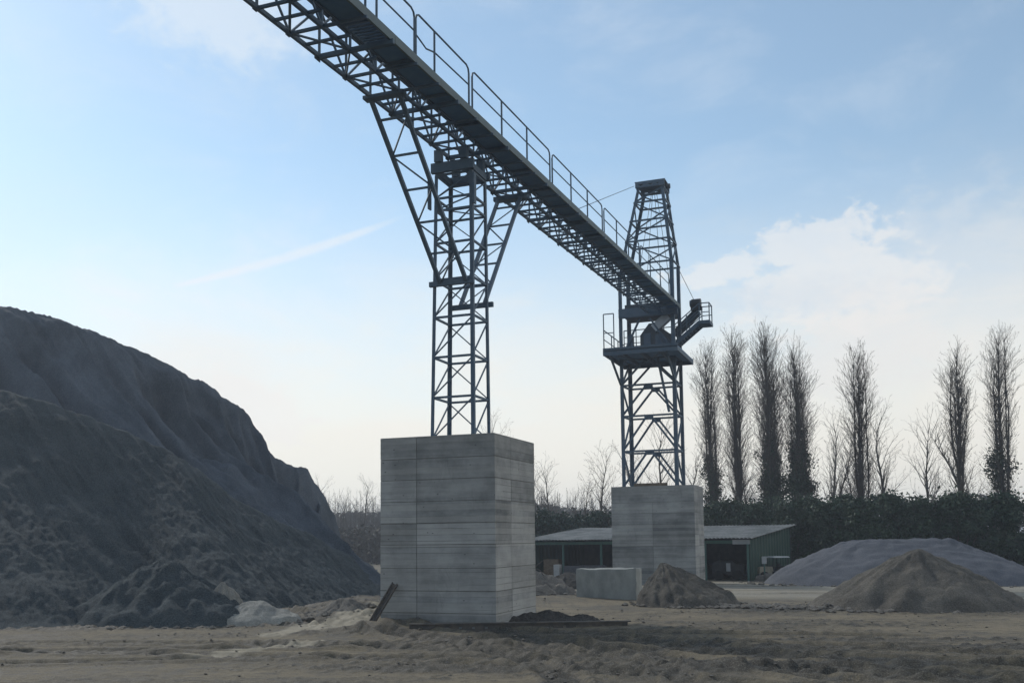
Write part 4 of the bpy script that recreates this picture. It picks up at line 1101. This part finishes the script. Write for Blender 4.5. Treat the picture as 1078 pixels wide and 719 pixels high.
# horizon veil and thin wispy cloud
veil = nt.math('MULTIPLY', nt.ramp(nt.math('ADD', el, nt.math('MULTIPLY', nt.math('SUBTRACT', nzw, .5), 14.)), 22., 4.), .9)
wisp = nt.math('MULTIPLY', nt.ramp(nzw, .42, .8), .30)
wisp = nt.math('ADD', wisp, .12)
cream = (1.0, .93, .83); white = (.92,.93,.94)
col = nt.mix(1., sky.outputs[0], (.1,.1,.1), 'MULTIPLY')       # bring the physical sky to picture units
SKYK = nt.node('ShaderNodeVectorMath', operation='MULTIPLY', ins={0: sky.outputs[0], 1: (.146,.160,.149)}).outputs[0]
col = nt.mix(wisp, SKYK, (.80,.86,.92))
col = nt.mix(veil, col, cream)
def put(col, mask, k, c): return nt.mix(nt.math('MULTIPLY', mask, k), col, c)
bank = nt.math('MAXIMUM', nt.math('MAXIMUM', cover(blob(862,258,3.4,1.6,R(14)), nzc, .28, 3.2), cover(blob(765,284,3.2,.7,R(6)), nzc, .30, 3.)), cover(blob(880,300,5.0,2.1), nzc, .3, 2.6))
col = put(col, bank, .52, (.95,.93,.90))
shade = cover(blob(850,312,4.6,1.0), nzf, .6, 2.)
col = put(col, shade, .40, (.66,.74,.83))
col = put(col, cover(blob(905,365,4.2,2.6,R(20)), nzc, .4, 2.0), .55, (.88,.86,.84))
col = put(col, cover(blob(1000,300,7,4.), nzc, .5, 2.6), .25, (.90,.88,.86))
col = put(col, cover(blob(268,432,3.6,1.6,R(-18)), nzc, .25, 2.6), .6, (.97,.94,.90))
# unseen bright clouds added right of the view to light the piers' right faces
for (a_c, e_c, rx, ry) in ((48,26,24,12),(88,34,30,16)):
    u = nt.math('DIVIDE', nt.math('SUBTRACT', az, a_c), rx); v = nt.math('DIVIDE', nt.math('SUBTRACT', el, e_c), ry)
    bb = nt.math('SQRT', nt.math('ADD', nt.math('MULTIPLY', u, u), nt.math('MULTIPLY', v, v)))
    col = put(col, cover(bb, nzw, .4, 1.6), .85, (1.5,1.47,1.42))
col = put(col, cover(blob(230,12,4.5,2.2), nzc, .6, 2.4), .55, (.84,.90,.95))
col = put(col, cover(blob(210,400,4.5,3.2), nzw, .6, 1.5), .4, (.90,.89,.88))
# contrail
a0, e0 = azel(185, 301); a1, e1 = azel(425, 228)
du, dv = a1-a0, e1-e0; LL = math.hypot(du, dv); du /= LL; dv /= LL
u = nt.math('SUBTRACT', az, a0); v = nt.math('SUBTRACT', el, e0)
along = nt.math('DIVIDE', nt.math('ADD', nt.math('MULTIPLY', u, du), nt.math('MULTIPLY', v, dv)), LL)
across = nt.math('SUBTRACT', nt.math('MULTIPLY', v, du), nt.math('MULTIPLY', u, dv))
across = nt.math('SUBTRACT', across, nt.math('MULTIPLY', nt.math('SINE', nt.math('MULTIPLY', along, 3.14)), -.15))
wid = nt.math('ADD', .16, nt.math('MULTIPLY', nt.math('SINE', nt.math('MULTIPLY', nt.math('MAXIMUM', 0., nt.math('MINIMUM', along, 1.)), 3.14159)), .22))
tr_ = nt.ramp(nt.math('DIVIDE', nt.math('ABSOLUTE', across), wid), 1.1, .2)
tr_ = nt.math('MULTIPLY', tr_, nt.math('MULTIPLY', nt.ramp(along, -.03, .05), nt.ramp(along, 1.05, .75)))
tr_ = nt.math('MULTIPLY', tr_, nt.ramp(nzf, .0, .5))
col = put(col, tr_, .45, (.92,.93,.94))
col = nt.node('ShaderNodeVectorMath', operation='SCALE', ins={0: col, 'Scale': 10.}).outputs[0]
nt.l.new(col, bg.inputs[0]); bg.inputs[1].default_value = .1

sl = bpy.data.lights.new('sun', 'SUN'); sl.energy = 2.6; sl.angle = R(5); sl.color = (1, .94, .85)
so = bpy.data.objects.new('sun', sl); COL.objects.link(so)
sd_ = V((math.sin(R(SUN_AZ))*math.cos(R(SUN_EL)), math.cos(R(SUN_AZ))*math.cos(R(SUN_EL)), math.sin(R(SUN_EL))))
so.rotation_euler = sd_.to_track_quat('Z', 'Y').to_euler(); so.location = (0,0,60)

# ------------------------------------------------------------------ output
vs = scene.view_settings; vs.view_transform = 'Standard'; vs.look = 'None'; vs.exposure = 0.; vs.gamma = 1.; vs.use_curve_mapping = False
scene.cycles.volume_bounces = 0
for o in scene.objects:
    if '_o' in o.keys(): del o['_o']
print('segments', tot, 'objects', len(scene.objects))
